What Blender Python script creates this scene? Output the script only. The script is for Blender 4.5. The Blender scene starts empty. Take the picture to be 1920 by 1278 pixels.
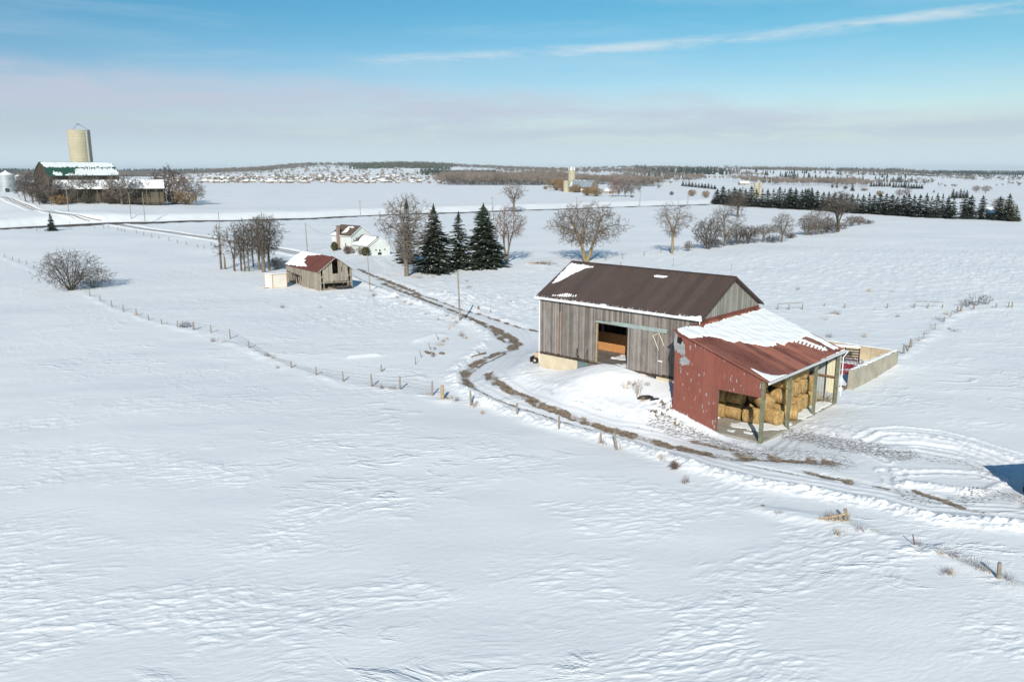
import bpy, math, random
import numpy as np
from mathutils import Vector, noise as mnoise

# ------------------------------------------------------------------ camera, sky, sun, exposure
SC = bpy.context.scene
COL = SC.collection
CH = 22.0                       # camera height above the field
FPX = 1513.7; HZ = 318.5        # focal length and horizon in photo pixels (1920 x 1278)
PIT = math.atan((639 - HZ) / FPX)
cam = bpy.data.cameras.new('camera'); cam.sensor_width = 36; cam.lens = 36 * FPX / 1920
cam.clip_start = 0.5; cam.clip_end = 60000
co = bpy.data.objects.new('camera', cam); COL.objects.link(co)
co.location = (0, 0, CH); co.rotation_euler = (math.pi / 2 - PIT, 0, 0)
SC.camera = co
SUN_EL = math.radians(27); SUN_AZ = math.radians(6.3)   # shadows run this far right of straight ahead
sl = bpy.data.lights.new('sun', 'SUN'); sl.energy = 4.0; sl.angle = math.radians(.5); sl.color = (1, .945, .86)
so = bpy.data.objects.new('sun', sl); COL.objects.link(so)
sd = Vector((math.sin(SUN_AZ) * math.cos(SUN_EL), math.cos(SUN_AZ) * math.cos(SUN_EL), -math.sin(SUN_EL)))
so.rotation_euler = sd.to_track_quat('-Z', 'Y').to_euler()
SC.view_settings.view_transform = 'Standard'; SC.view_settings.look = 'None'
SC.view_settings.exposure = 0.30; SC.view_settings.gamma = 1
SC.cycles.max_bounces = 5; SC.cycles.diffuse_bounces = 2; SC.cycles.volume_bounces = 0
SC.cycles.transparent_max_bounces = 4
W = bpy.data.worlds.new('World'); SC.world = W; W.use_nodes = True


class NT:
    """tiny node helper"""
    def __init__(s, tree): s.t = tree; s.n = tree.nodes; s.l = tree.links
    def node(s, kind, ins=None, **props):
        x = s.n.new(kind)
        for k, v in props.items(): setattr(x, k, v)
        for k, v in (ins or {}).items(): s.put(x.inputs[k], v)
        return x
    def put(s, sock, v):
        if isinstance(v, bpy.types.NodeSocket): s.l.new(v, sock)
        else:
            if hasattr(sock.default_value, '__len__') and hasattr(v, '__len__') and len(sock.default_value) == 4 and len(v) == 3: v = (*v, 1)
            sock.default_value = v
    def m(s, op, a, b=0.0, c=0.0, clamp=False):
        x = s.node('ShaderNodeMath', {0: a, 1: b, 2: c}, operation=op); x.use_clamp = clamp
        return x.outputs[0]
    def vm(s, op, a, b=(0, 0, 0)):
        x = s.node('ShaderNodeVectorMath', {0: a, 1: b}, operation=op)
        return x.outputs[0]
    def scale(s, v, sc): return s.vm('MULTIPLY', v, sc)
    def noise(s, vec, scale, detail=3, rough=.55, dist=0.0):
        return s.node('ShaderNodeTexNoise', {'Vector': vec, 'Scale': scale, 'Detail': detail, 'Roughness': rough, 'Distortion': dist}).outputs[0]
    def ss(s, v, a, b):          # smoothstep
        x = s.node('ShaderNodeMapRange', {'Value': v, 'From Min': a, 'From Max': b}, interpolation_type='SMOOTHSTEP')
        return x.outputs[0]
    def mix(s, f, a, b):
        x = s.n.new('ShaderNodeMix'); x.data_type = 'RGBA'
        s.put(x.inputs[0], f); s.put(x.inputs[6], a); s.put(x.inputs[7], b)
        return x.outputs[2]
    def sep(s, v): return s.node('ShaderNodeSeparateXYZ', {0: v}).outputs
    def comb(s, x, y, z): return s.node('ShaderNodeCombineXYZ', {0: x, 1: y, 2: z}).outputs[0]


def build_world():
    n = NT(W.node_tree); n.n.clear()
    sky = n.node('ShaderNodeTexSky', sky_type='NISHITA', sun_disc=False)
    sky.sun_elevation = SUN_EL; sky.sun_rotation = math.pi + SUN_AZ
    sky.altitude = 400; sky.air_density = 1.1; sky.dust_density = .35; sky.ozone_density = 2.2
    d = n.node('ShaderNodeTexCoord').outputs['Generated']
    x, y, z = n.sep(d)
    hl = n.m('SQRT', n.m('ADD', n.m('MULTIPLY', x, x), n.m('MULTIPLY', y, y)))
    el = n.m('DIVIDE', z, n.m('MAXIMUM', hl, .001))           # tangent of elevation
    az = n.m('ARCTAN2', x, y)                                   # 0 straight ahead
    wob = n.noise(n.comb(n.m('MULTIPLY', az, 5), n.m('MULTIPLY', el, 9), 0.0), 1.0, 5, .6)
    wob = n.m('SUBTRACT', wob, .5)
    # stratus bank: upper edge falls to the right
    az_g = n.m('ADD', 1.0, n.m('MULTIPLY', az, .22))
    top = n.m('ADD', n.m('ADD', .099, n.m('MULTIPLY', az, -.046)), n.m('MULTIPLY', wob, .055))
    edge = n.ss(n.m('SUBTRACT', top, el), -.004, .03)
    st = n.noise(n.comb(n.m('MULTIPLY', az, 7), n.m('MULTIPLY', el, 48), 3.0), 1.0, 6, .6, .3)
    dens = n.ss(st, .30, .58)
    low = n.ss(el, .05, .02)
    bank = n.m('MULTIPLY', edge, n.m('ADD', .40, n.m('MULTIPLY', n.m('MAXIMUM', dens, low), .5)))
    # clear streak inside the bank
    gap = n.m('MULTIPLY', n.ss(n.m('ABSOLUTE', n.m('SUBTRACT', el, n.m('ADD', .055, n.m('MULTIPLY', wob, .02)))), .011, .001), n.ss(n.noise(n.comb(n.m('MULTIPLY', az, 2.3), n.m('MULTIPLY', el, 12), 7.0), 1.0, 2), .38, .62))
    bank = n.m('MULTIPLY', bank, n.m('SUBTRACT', 1, n.m('MULTIPLY', gap, .5)))
    # contrail-like cirrus streak
    c1 = n.m('ADD', .137, n.m('MULTIPLY', n.m('SUBTRACT', az, .09), .054))
    c1 = n.m('ADD', c1, n.m('MULTIPLY', wob, .012))
    dd = n.m('ABSOLUTE', n.m('SUBTRACT', el, c1))
    wid = n.ss(n.noise(n.comb(n.m('MULTIPLY', az, 9), n.m('MULTIPLY', el, 60), 1.0), 1.0, 6, .7, .5), .28, .66)
    streak = n.m('MULTIPLY', n.ss(dd, .0105, .0), wid)
    streak = n.m('MULTIPLY', streak, n.ss(az, -.25, -.10))
    streak = n.m('MULTIPLY', streak, .75)
    # faint veil
    veil = n.m('MULTIPLY', n.ss(n.noise(n.comb(n.m('MULTIPLY', az, 3), n.m('MULTIPLY', el, 30), 11.0), 1.0, 6, .62, .4), .45, .8), .22)
    col = n.mix(n.m('MAXIMUM', veil, streak), n.vm('MULTIPLY', n.vm('MULTIPLY', sky.outputs[0], n.mix(n.ss(el, .05, .19), (.86, .93, 1.06), (.40, .86, .98))), n.comb(az_g, az_g, n.m('ADD', 1.0, n.m('MULTIPLY', az, .1)))), (7.4, 8.4, 9.0))
    colb = n.mix(n.ss(el, .0, .09), (5.4, 6.7, 7.6), (5.8, 6.4, 7.7))
    hor = n.mix(n.ss(el, .0, .05), (6.9, 8.6, 9.6), colb)
    col = n.mix(bank, col, hor)
    bg = n.node('ShaderNodeBackground', {'Color': col, 'Strength': .076})
    out = n.node('ShaderNodeOutputWorld'); n.l.new(bg.outputs[0], out.inputs[0])
build_world()

# ------------------------------------------------------------------ numpy noise and terrain
_R = np.random.RandomState(7)
_PERM = _R.permutation(512); _PERM = np.concatenate([_PERM, _PERM])
_GA = _R.rand(512) * 2 * np.pi
_GX, _GY = np.cos(_GA), np.sin(_GA)
def pn(x, y, seed=0):
    x = np.asarray(x, float) + seed * 37.31; y = np.asarray(y, float) - seed * 17.77
    xi = np.floor(x).astype(int); yi = np.floor(y).astype(int); xf = x - xi; yf = y - yi
    u = xf ** 3 * (xf * (xf * 6 - 15) + 10); v = yf ** 3 * (yf * (yf * 6 - 15) + 10)
    def g(a, b, dx, dy):
        h = _PERM[(_PERM[a & 511] + b) & 511]
        return _GX[h] * dx + _GY[h] * dy
    n00 = g(xi, yi, xf, yf); n10 = g(xi + 1, yi, xf - 1, yf)
    n01 = g(xi, yi + 1, xf, yf - 1); n11 = g(xi + 1, yi + 1, xf - 1, yf - 1)
    return ((n00 * (1 - u) + n10 * u) * (1 - v) + (n01 * (1 - u) + n11 * u) * v) * 1.5
def fbm(x, y, o=3, seed=0):
    s = 0; a = 1; t = 0
    for i in range(o): s = s + a * pn(x * 2 ** i, y * 2 ** i, seed + i * 3); t += a; a *= .5
    return s / t
def sst(x, a, b):
    t = np.clip((x - a) / (b - a), 0, 1); return t * t * (3 - 2 * t)

# barn frame: a along the front wall, b away from the viewer
BX, BY, BYAW, BZ = 2.493, 85.466, -.746, 2.87
_bc, _bs = math.cos(BYAW), math.sin(BYAW)
def bw(a, b): return (BX + a * _bc - b * _bs, BY + a * _bs + b * _bc)

TPX = np.array([-300, 0, 150, 300, 450, 600, 750, 900, 1050, 1200, 1350, 1500, 1650, 1800, 1920, 2300], float)
TD = np.array([1, 200, 300, 350, 430, 600, 900, 1250, 1500, 1800, 2300, 3000, 4500, 8000, 15000, 30000], float)
TZ = np.array([
    [0] * 16,
    [0] * 16,
    [1, 1, .8, .4, .2, 0, 0, 0, 0, 0, 0, 0, 0, 0, 0, 0],
    [4, 3.4, 2.8, 1.4, .8, .3, 0, 0, 0, 0, 0, 0, 0, 0, 0, 0],
    [8, 7.6, 6.4, 4.2, 2, .8, .3, 0, 0, 0, 0, -.3, -.3, -.3, -.3, 0],
    [11, 11, 8, 5.5, 4, 2, 1, .5, 0, 0, 0, -1, -2, -2, -2, 0],
    [10, 10, 8, 6, 5, 3, 2, 1, .5, 0, 0, -2, -4, -5, -5, 0],
    [4, 4, 4, 3, 2, 1, 1, 0, 0, -1, -1, -3, -5, -7, -7, 0],
    [-4, -4, -4, -1, 0, 1, 1, 3, 4, 1, 0, -3, -4, -7, -8, 0],
    [-4, -4, -3, 2, 4, 5, 6, 6, 7, 6, 3, -1, -3, -6, -8, 0],
    [-4, -4, -3, 2, 10, 16, 19, 12, 12, 14, 14, 10, 4, -5, -8, 0],
    [-4, -4, -2, 0, 14, 34, 38, 28, 20, 24, 20, 18, 12, -2, -8, 0],
    [6, 6, 4, 3, 6, 20, 24, 24, 24, 24, 20, 20, 16, 2, -4, 0],
    [10, 10, 10, 10, 12, 16, 18, 18, 16, 12, 6, 0, -4, -10, -12, -8],
    [16, 16, 16, 14, 12, 12, 10, 6, 4, 0, -8, -16, -14, -10, -8, -4],
    [-10] * 5 + [-20] * 5 + [-50] * 6], float)
_LTD = np.log(TD)
def table(x, y):
    d = np.maximum(y, 1.0)
    u = np.clip(960 + 1548 * x / np.maximum(y, 30.), TPX[0], TPX[-1] - 1e-6)
    i = np.clip(np.searchsorted(TPX, u, 'right') - 1, 0, len(TPX) - 2)
    s = (u - TPX[i]) / (TPX[i + 1] - TPX[i]); s = s * s * (3 - 2 * s)
    l = np.clip(np.log(d), _LTD[0], _LTD[-1] - 1e-9)
    j = np.clip(np.searchsorted(_LTD, l, 'right') - 1, 0, len(TD) - 2)
    t = (l - _LTD[j]) / (_LTD[j + 1] - _LTD[j]); t = t * t * (3 - 2 * t)
    return (TZ[j, i] * (1 - s) + TZ[j, i + 1] * s) * (1 - t) + (TZ[j + 1, i] * (1 - s) + TZ[j + 1, i + 1] * s) * t

CTRL = [(-4, 4, .9), (0, 0, 1.1), (0, -4, .75), (3, -.6, 1.2), (5.6, -.6, 1.6), (7, -.4, 2.2), (8.2, 0, 2.75), (10, 0, 2.85), (11.8, 0, 2.8), (10, 3, 2.7), (10, 8, 2.5), (3, 6, 1.4), (17, 6, 1.8), (13.5, -.4, 2.5), (16, -.4, 2.1), (19.2, -.6, 1.9),
        (19.6, -3.7, 1.05), (17, -4.5, 1.0), (21.5, -4.2, .35), (24, -3.9, -.15), (28.4, -3.9, -.2), (24, 2, -.2), (28, 4, -.2), (27.5, 12, -.15), (22, 10, -.2), (24, -7, -.2), (18, -8, -.05),
        (10, -5, 1.5), (7, -4, 1.2), (13, -4, 1.3), (10, -9.5, .15), (4, -9, .1), (15, -8, .2), (-3, -7, .1), (3, -5, .55), (0, 12.5, 1.2), (10, 15, 1.2), (20, 15, .5), (-6, -2, .2), (27, 18, .1), (27, 32, .2), (18, 26, .2)]
_cp = np.array([bw(a, b) for a, b, z in CTRL]); _cz = np.array([z for a, b, z in CTRL])
_SG = 4.2
_K = np.exp(-((_cp[:, None, :] - _cp[None]) ** 2).sum(2) / (2 * _SG ** 2)) + np.eye(len(_cp)) * 3e-2
_cw = np.linalg.solve(_K, _cz)
def rbf(x, y):
    x = np.asarray(x, float); y = np.asarray(y, float)
    out = np.zeros(np.broadcast(x, y).shape)
    m = (np.abs(x - 19) < 46) & (np.abs(y - 84) < 42)
    if m.any():
        xx, yy = (x + 0 * out)[m], (y + 0 * out)[m]; s = 0
        for (px, py), w in zip(_cp, _cw): s = s + w * np.exp(-((xx - px) ** 2 + (yy - py) ** 2) / (2 * _SG ** 2))
        out[m] = s
    return out
def seg_dist(x, y, P, signed=False):
    best = np.full(x.shape, 1e9); sg = np.zeros(x.shape)
    for (x0, y0), (x1, y1) in zip(P[:-1], P[1:]):
        dx, dy = x1 - x0, y1 - y0; L2 = dx * dx + dy * dy + 1e-12
        t = np.clip(((x - x0) * dx + (y - y0) * dy) / L2, 0, 1)
        ex, ey = x - x0 - t * dx, y - y0 - t * dy; dd = ex * ex + ey * ey
        m = dd < best; best = np.where(m, dd, best)
        if signed: sg = np.where(m, np.sign(dx * ey - dy * ex), sg)
    return np.sqrt(best) * (sg if signed else 1)
def inpoly(x, y, P):
    c = np.zeros(np.shape(x), bool); n = len(P)
    for i in range(n):
        x0, y0 = P[i]; x1, y1 = P[(i + 1) % n]
        k = ((y0 > y) != (y1 > y)) & (x < (x1 - x0) * (y - y0) / (y1 - y0 + 1e-15) + x0); c ^= k
    return c

ROAD = None
def zt0(x, y):
    x = np.asarray(x, float); y = np.asarray(y, float)
    z = table(x, y)
    near = np.clip((y - 20) / 60, 0, 1)
    z = z + fbm(x / 34, y / 26, 2, 1) * .32 * near * np.clip((2500 - y) / 2000, 0, 1)
    far = sst(y, 900, 2500)
    z = z + far * fbm(x / 420, y / 650, 4, 5) * (5.0 + np.minimum(y, 4000) * .0010)
    return z + rbf(x, y)
def zt(x, y):
    z = zt0(x, y)
    if ROAD is not None:
        x = np.asarray(x, float); y = np.asarray(y, float)
        m = (y > 230) & (y < 620)
        if np.any(m):
            z = np.array(z, float, ndmin=1); mm = np.atleast_1d(m)
            X = np.atleast_1d(x + 0 * y)[mm]; Y = np.atleast_1d(y + 0 * x)[mm]
            s = seg_dist(X, Y, ROAD, True)
            s = s + 0
            up = 2.3 * sst(s, 4.5, 12) * (1 - sst(s, 22, 90)) * sst(Y, 270, 300) - .45 * (1 - sst(np.abs(s), 3.5, 6.5))
            z[mm] += up
            if np.ndim(m) == 0: z = z[0]
    return z

_cp_, _sp_ = math.cos(PIT), math.sin(PIT)
_YY = np.concatenate([np.linspace(26, 260, 1400), np.geomspace(260.2, 28000, 5200)])
def at(px, py, dz=0.0, f=None):
    """the ground point seen at a photo pixel"""
    a = (px - 960) / FPX; b = (639 - py) / FPX
    # ray: forward = (cos, -sin), up = (sin, cos)
    fy = _cp_ + b * _sp_; fz = -_sp_ + b * _cp_
    t = _YY / fy; xs = a * t; zs = CH + fz * t
    g = (f or zt)(xs, _YY) + dz
    k = np.nonzero(zs <= g)[0]
    if len(k) == 0: k = [len(_YY) - 1]
    k = k[0]
    if k == 0: return (float(xs[0]), float(_YY[0]))
    d0 = zs[k - 1] - g[k - 1]; d1 = g[k] - zs[k]; w = d0 / (d0 + d1 + 1e-12)
    return (float(xs[k - 1] + (xs[k] - xs[k - 1]) * w), float(_YY[k - 1] + (_YY[k] - _YY[k - 1]) * w))
def at3(px, py): x, y = at(px, py); return Vector((x, y, float(zt(x, y))))
def msize(px, p): return px * (p[1] * _cp_ + CH * _sp_) / FPX       # photo pixels -> metres at a place
def upsize(px, p, py): return msize(px, p) / max(.5, math.cos(PIT))

ROAD = None
_rp = [(-60, 431), (0, 428), (88, 423.6), (193, 418.8), (300, 416), (420, 413.4), (539, 410), (680, 404.3), (800, 399.5), (918, 395.8), (1018, 392.6), (1110, 389.4), (1195, 386.6), (1290, 384), (1345, 382), (1420, 379)]
ROAD = np.array([at(px, py, 0, zt0) for px, py in _rp])

# ---- farm lane and yard outline, from the photograph
LANE_LOW = [(640, 507), (658, 514), (695, 533), (739, 548), (793, 568), (837, 584), (870, 596), (903, 609), (922, 622), (929, 635), (918, 651), (895, 673), (877, 688), (868, 706), (872, 719), (894, 731), (920, 745), (951, 759), (1005, 776), (1052, 792), (1107, 806), (1195, 830), (1245, 846), (1324, 870), (1425, 896), (1537, 915), (1650, 935), (1744, 960), (1837, 968), (1990, 980)]
LANE_UP = [(1990, 893), (1925, 878), (1875, 860), (1800, 838), (1740, 828), (1680, 822), (1612, 822), (1560, 812), (1500, 806), (1455, 815), (1424, 838), (1385, 830), (1345, 812), (1300, 806), (1260, 790), (1225, 788), (1180, 780), (1120, 766), (1070, 752), (1032, 737), (995, 722), (965, 706), (957, 690), (975, 674), (997, 655), (1006, 636), (1000, 622), (985, 613), (947, 602), (903, 590), (859, 574), (815, 557), (771, 541), (728, 526), (705, 514), (722, 500), (700, 482), (668, 482), (640, 487)]
LANE = np.array([at(*p) for p in LANE_LOW + LANE_UP])
def world(pts): return np.array([at(*p) for p in pts])
# brown wheel ruts: (points, width m, strength)
RUTS = [([(672, 503), (688, 511), (728, 527), (776, 545), (786, 553)], .62, .92),
        ([(717, 530), (750, 543.5), (793, 560), (837, 576), (870, 589.5), (905, 604)], .52, .92),
        ([(658, 517), (695, 531), (739, 547), (793, 567), (837, 583), (870, 594), (903, 607), (925, 619), (936, 634)], .26, .9),
        ([(782, 550), (815, 560), (859, 577), (910, 592), (960, 608), (1008, 622)], .36, .86), ([(700, 520), (740, 536), (800, 560), (860, 586), (910, 604)], .2, .7),
        ([(893, 602), (920, 612), (945, 624), (962, 636), (968, 644), (958, 654)], .95, .9),
        ([(925, 617), (938, 632), (950, 640), (968, 644)], .45, .9),
        ([(958, 654), (930, 662), (905, 673), (886, 686), (873, 700), (870, 711), (880, 722), (893, 730)], .66, .9),
        ([(950, 660), (925, 672), (903, 681), (888, 694)], .30, .8),
        ([(874, 700), (872, 712), (884, 724)], .5, .9),
        ([(918, 698), (925, 711), (947, 725), (980, 741), (1013, 756), (1040, 766), (1070, 778), (1108, 792), (1145, 804), (1195, 816), (1245, 830), (1300, 843), (1345, 852), (1390, 857)], .66, .9),
        ([(918, 696), (922, 706), (935, 718)], .5, .9),
        ([(893, 730), (925, 745), (963, 758), (990, 767), (1020, 778), (1052, 788), (1080, 797), (1130, 811)], .17, .85), ([(1390, 850), (1470, 856), (1560, 864)], 1.1, .62), ([(1290, 822), (1350, 836), (1400, 846)], .5, .6), ([(1500, 880), (1560, 893), (1620, 902)], .5, .6),
        ([(1385, 855), (1440, 858), (1490, 861), (1545, 860)], .55, .8),
        ([(1400, 868), (1450, 878), (1510, 888)], .2, .5), ([(1545, 890), (1570, 894), (1592, 901)], .4, .7),
        ([(1640, 908), (1660, 912)], .35, .7), ([(1718, 918), (1745, 928), (1768, 934), (1800, 947), (1838, 957)], .38, .8), ([(1735, 921), (1765, 932)], .3, .6),
        ([(1295, 822), (1235, 806), (1180, 794)], .2, .45)]
GRIT = [([(1240, 790), (1300, 815), (1360, 833), (1420, 848)], 1.8, .64), ([(1480, 812), (1530, 820), (1590, 830)], 2.4, .66), ([(1420, 845), (1490, 850), (1560, 860)], 3.2, .58),
        ([(1560, 830), (1620, 838), (1690, 850)], 2.4, .66), ([(1690, 850), (1780, 862), (1870, 885)], 1.3, .55), ([(1700, 925), (1780, 940), (1860, 925), (1920, 935)], 1.6, .58),
        ([(1000, 722), (1040, 738), (1080, 752), (1150, 775), (1230, 790)], .32, .5), ([(1175, 832), (1240, 848), (1290, 866)], .35, .45), ([(700, 478), (690, 490), (665, 495)], 2.2, .45)]
TURN = [[(1612, 822), (1640, 806), (1690, 802), (1762, 808), (1830, 826), (1880, 843), (1935, 860)],
        [(1625, 826), (1660, 815), (1720, 816), (1790, 828), (1860, 852), (1930, 878)],
        [(1660, 830), (1720, 830), (1790, 840), (1850, 862), (1890, 880)],
        [(1690, 885), (1760, 882), (1830, 885), (1880, 900)],
        [(1640, 842), (1720, 844), (1800, 858), (1860, 884), (1885, 905)], [(1655, 880), (1668, 890), (1672, 904)], [(1684, 880), (1692, 892), (1688, 905)], [(1560, 815), (1620, 842), (1660, 862)]]
BERM = [([(1695, 905), (1740, 908), (1790, 916), (1830, 920)], .5, .30), ([(1895, 900), (1870, 908), (1850, 918), (1800, 922)], .35, .15)]
_rutw = [(world(p), w, s) for p, w, s in RUTS]
_gritw = [(world(p), w, s) for p, w, s in GRIT]
_turnw = [world(p) for p in TURN]
_bermw = [(world(p), w, s) for p, w, s in BERM]
FR1 = [(0, 479), (78, 513), (150, 545), (210, 577), (279, 602), (363, 621), (467, 655), (546, 692), (643, 718), (750, 734), (835, 752)]
FR2 = [(1430, 952), (1500, 966), (1586, 980), (1715, 1028), (1800, 1056), (1872, 1088), (1960, 1120)]
FR3 = [(1690, 669), (1712, 656), (1735, 636), (1757, 619), (1772, 605), (1785, 595), (1798, 588), (1830, 580), (1900, 578)]
HUMPS = [((706, 665), (660, 668), .35, .24), ((815, 628), (780, 638), .5, .25), ((860, 560), (835, 552), .6, .3), ((1150, 700), (1080, 715), .8, .12)]

def surface(x, y):
    """full height and masks at grid points (arrays)"""
    z = zt(x, y)
    n = x.shape
    mud = np.zeros(n); grit = np.zeros(n); wood = np.zeros(n); lane = np.zeros(n, bool); pack = np.zeros(n)
    # wind ridges and ripples
    nf = (y < 420) & (y > 15)
    X, Y = x[nf], y[nf]
    wx = fbm(X / 9, Y / 9, 2, 21); wy = fbm(X / 9, Y / 9, 2, 22)
    patch = .85 * sst(fbm(X / 10 + wx * .5, Y / 7, 4, 9), -.16, .26)
    a = (X + wx * 1.5) * .97 + Y * .24; b = -(X) * .24 + (Y + wy * 1.1) * .97
    r1 = pn(a / 1.25, b / .50, 31); r2 = pn(a / .72, b / .30, 33); r3 = pn(a / 4.6, b / 1.5, 35)
    shell = sst(r1, .12, .42) * .032 + sst(r2, .08, .42) * .022 + sst(pn(a / 2.4, b / .7, 35), .3, .5) * .028 + sst(pn(a / .42, b / .16, 37), .1, .5) * .010 * np.clip((90 - Y) / 45, 0, 1)
    fade = np.clip((260 - Y) / 160, .25, 1)
    dz = (shell * patch + r2 * .003 + r1 * .003 + pn(a / .5, b / .16, 43) * .005 * np.clip((80 - Y) / 45, 0, 1) + pn(a / 7, b / 3.2, 41) * .012 + fbm(X / 10, Y / 6, 2, 45) * .07) * fade
    # farm lane
    P = LANE
    box = (X > P[:, 0].min() - 6) & (X < P[:, 0].max() + 6) & (Y > P[:, 1].min() - 6) & (Y < P[:, 1].max() + 6)
    ls = np.zeros(X.shape); inl = np.zeros(X.shape, bool); mudn = np.zeros(X.shape); gn = np.zeros(X.shape); pk = np.zeros(X.shape)
    xb, yb = X[box], Y[box]
    ins = inpoly(xb, yb, P); d = seg_dist(xb, yb, np.vstack([P, P[:1]])); d = np.where(ins, d, -d)
    inl[box] = ins
    lump = .55 + .45 * fbm(xb / .5, yb / .5, 2, 51) + .5 * fbm(xb / 2.5, yb / 2.5, 2, 53)
    shade = np.clip((xb * .734 - yb * -.679), 0, 0) + 1
    lown = seg_dist(xb, yb, world(LANE_LOW))
    outer = np.where(lown < -d + .4, 1.0, .35)                # the outer bank is the big one
    bank = np.exp(-((-d - 1.1) / .9) ** 2) * .55 * outer * lump * (d < .6)
    e = -.10 * sst(d, -.2, .5) + bank * shade
    tr = pn(xb / 1.2, yb / .35, 61) * .015 * sst(d, 0, 1)
    e = e + tr
    flat = sst(d, -1.2, .2)
    mm = np.zeros(xb.shape)
    for Q, w, s in _rutw:
        dd = seg_dist(xb, yb, Q) + pn(xb / 1.1, yb / 1.1, 71) * .12 + pn(xb / .3, yb / .3, 73) * .10
        k = 1 - sst(dd, w * .15, w * 1.8)
        brk = .55 + .45 * sst(fbm(xb / 1.3, yb / 2.2, 2, 74), -.3, .1)
        mm = np.maximum(mm, k * s * brk); e = e - .05 * k
    gg = np.zeros(xb.shape)
    for Q, w, s in _gritw:
        dd = seg_dist(xb, yb, Q) + pn(xb / 1.6, yb / 1.6, 75) * .5
        gg = np.maximum(gg, (1 - sst(dd, w * .3, w * 1.4)) * s)
    for Q in _turnw:
        sdv = seg_dist(xb, yb, Q); lumpy = .7 + .6 * pn(xb / .35, yb / .35, 77)
        e = e - .06 * np.exp(-(sdv / .22) ** 2) + .085 * np.exp(-((sdv - .5) / .2) ** 2) * lumpy
    for Q, w, s in _bermw:
        sdv = seg_dist(xb, yb, Q)
        e = e + s * np.exp(-(sdv / w) ** 2) * (.6 + .7 * np.abs(pn(xb / .3, yb / .3, 78)))
        gg = np.maximum(gg, .42 * np.exp(-(sdv / w) ** 2))
    # plow grooves parallel to the lane
    e = e + .022 * np.sin(d * 7.5 + pn(xb / 3, yb / 3, 79) * 3) * sst(d, .1, .6) * (1 - sst(d, 2.2, 3.4))
    ab_a = (xb - BX) * _bc + (yb - BY) * _bs; ab_b = -(xb - BX) * _bs + (yb - BY) * _bc
    # soil showing on the slope beside the red wall
    soil = np.exp(-(((ab_a - 18.9) / 1.5) ** 2 + ((ab_b + 3.6) / 1.1) ** 2)) + .8 * np.exp(-(((ab_a - 19.3) / 1.6) ** 2 + ((ab_b + 5.2) / .5) ** 2)) + .7 * np.exp(-(((ab_a - 21.5) / 2.2) ** 2 + ((ab_b + 5.0) / .35) ** 2))
    rough = np.clip(soil, 0, 1)
    e = e + rough * .3 * fbm(xb / .5, yb / .5, 3, 83)
    mm = np.maximum(mm, rough * sst(fbm(xb / .45, yb / .45, 3, 81), -.02, .18) * .95)
    lines = sst(np.sin(d * 9 + pn(xb / 4, yb / 4, 79) * 3 + 1), .55, .95) * sst(d, .15, .5) * (1 - sst(d, 2.0, 3.4)) * sst(fbm(xb / 5, yb / 5, 2, 85), -.35, .1)
    gg = np.maximum(gg, lines * .46)
    ls[box] = e; mudn[box] = mm; gn[box] = gg; pk[box] = flat
    tmp = dz * (1 - pk * .9) + ls
    # drift humps
    for (c0, c1, w, h) in HUMPS:
        Q = world([c0, c1]); q = seg_dist(X, Y, Q, True)
        tmp = tmp + h * np.exp(-(np.clip(q, 0, 99) / (w * 2.2)) ** 2) * (q > 0) + h * np.exp(-(np.clip(q, -99, 0) / (w * .9)) ** 2) * (q <= 0)
    # rough snow mounds between lane and the spruces / barn
    for (cx, cy, rx, ry, h, sc) in ((905, 575, 16, 14, .35, 1.6), (860, 560, 18, 8, .5, 2.), (985, 530, 20, 12, .2, 2.5), (830, 560, 9, 14, .45, 1.1), (760, 575, 6, 4, .35, .8), (700, 555, 9, 3, .4, 2.), (1030, 500, 20, 10, .4, 3.), (1560, 500, 120, 60, .30, 2.6), (640, 600, 10, 8, .22, 1.3)):
        c = at(cx, cy)
        g = np.exp(-(((X - c[0]) / rx) ** 2 + ((Y - c[1]) / ry) ** 2)) * np.clip(fbm(X / sc, Y / (sc * .6), 3, 91), 0, 1) * h * 2 * (1 - pk)
        tmp = tmp + g
    fa = (X - BX) * _bc + (Y - BY) * _bs; fb = -(X - BX) * _bs + (Y - BY) * _bc
    inside_shed = (fa > 19.75) & (fa < 27.95) & (fb > -3.6) & (fb < 12.2); inside_barn = (fa > .6) & (fa < 19.4) & (fb > .5) & (fb < 11.9)
    tmp = tmp - np.where(inside_shed, .7, 0) - np.where(inside_barn, 1.2, 0)
    for q, wd, hh in ((FR1, .8, .13), (FR2, .8, .16), (FR3, 1.0, .20)):
        q = world(q); bx = (X > q[:, 0].min() - 4) & (X < q[:, 0].max() + 4) & (Y > q[:, 1].min() - 4) & (Y < q[:, 1].max() + 4)
        xx, yy = X[bx], Y[bx]; sdv = seg_dist(xx, yy, q) + .5 * pn(xx / 2.5, yy / 2.5, 87)
        tmp[bx] += hh * np.exp(-(sdv / wd) ** 2) * (.6 + .8 * pn(xx / 2.2, yy / 2.2, 88)) * (1 - np.minimum(1, 0))
    z[nf] += tmp
    # small ridge of snow and grass along the near fence
    mud[nf] = mudn; grit[nf] = gn; pack[nf] = pk; lane[nf] = inl
    fw = y > 1700
    wood[fw] = sst(fbm(x[fw] / 900, y[fw] / 1500, 4, 101) + np.clip((y[fw] - 3500) / 6000, 0, .42), .02, .12) * sst(y[fw], 2200, 3200)
    return z, mud, grit, pack, wood, lane

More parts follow.
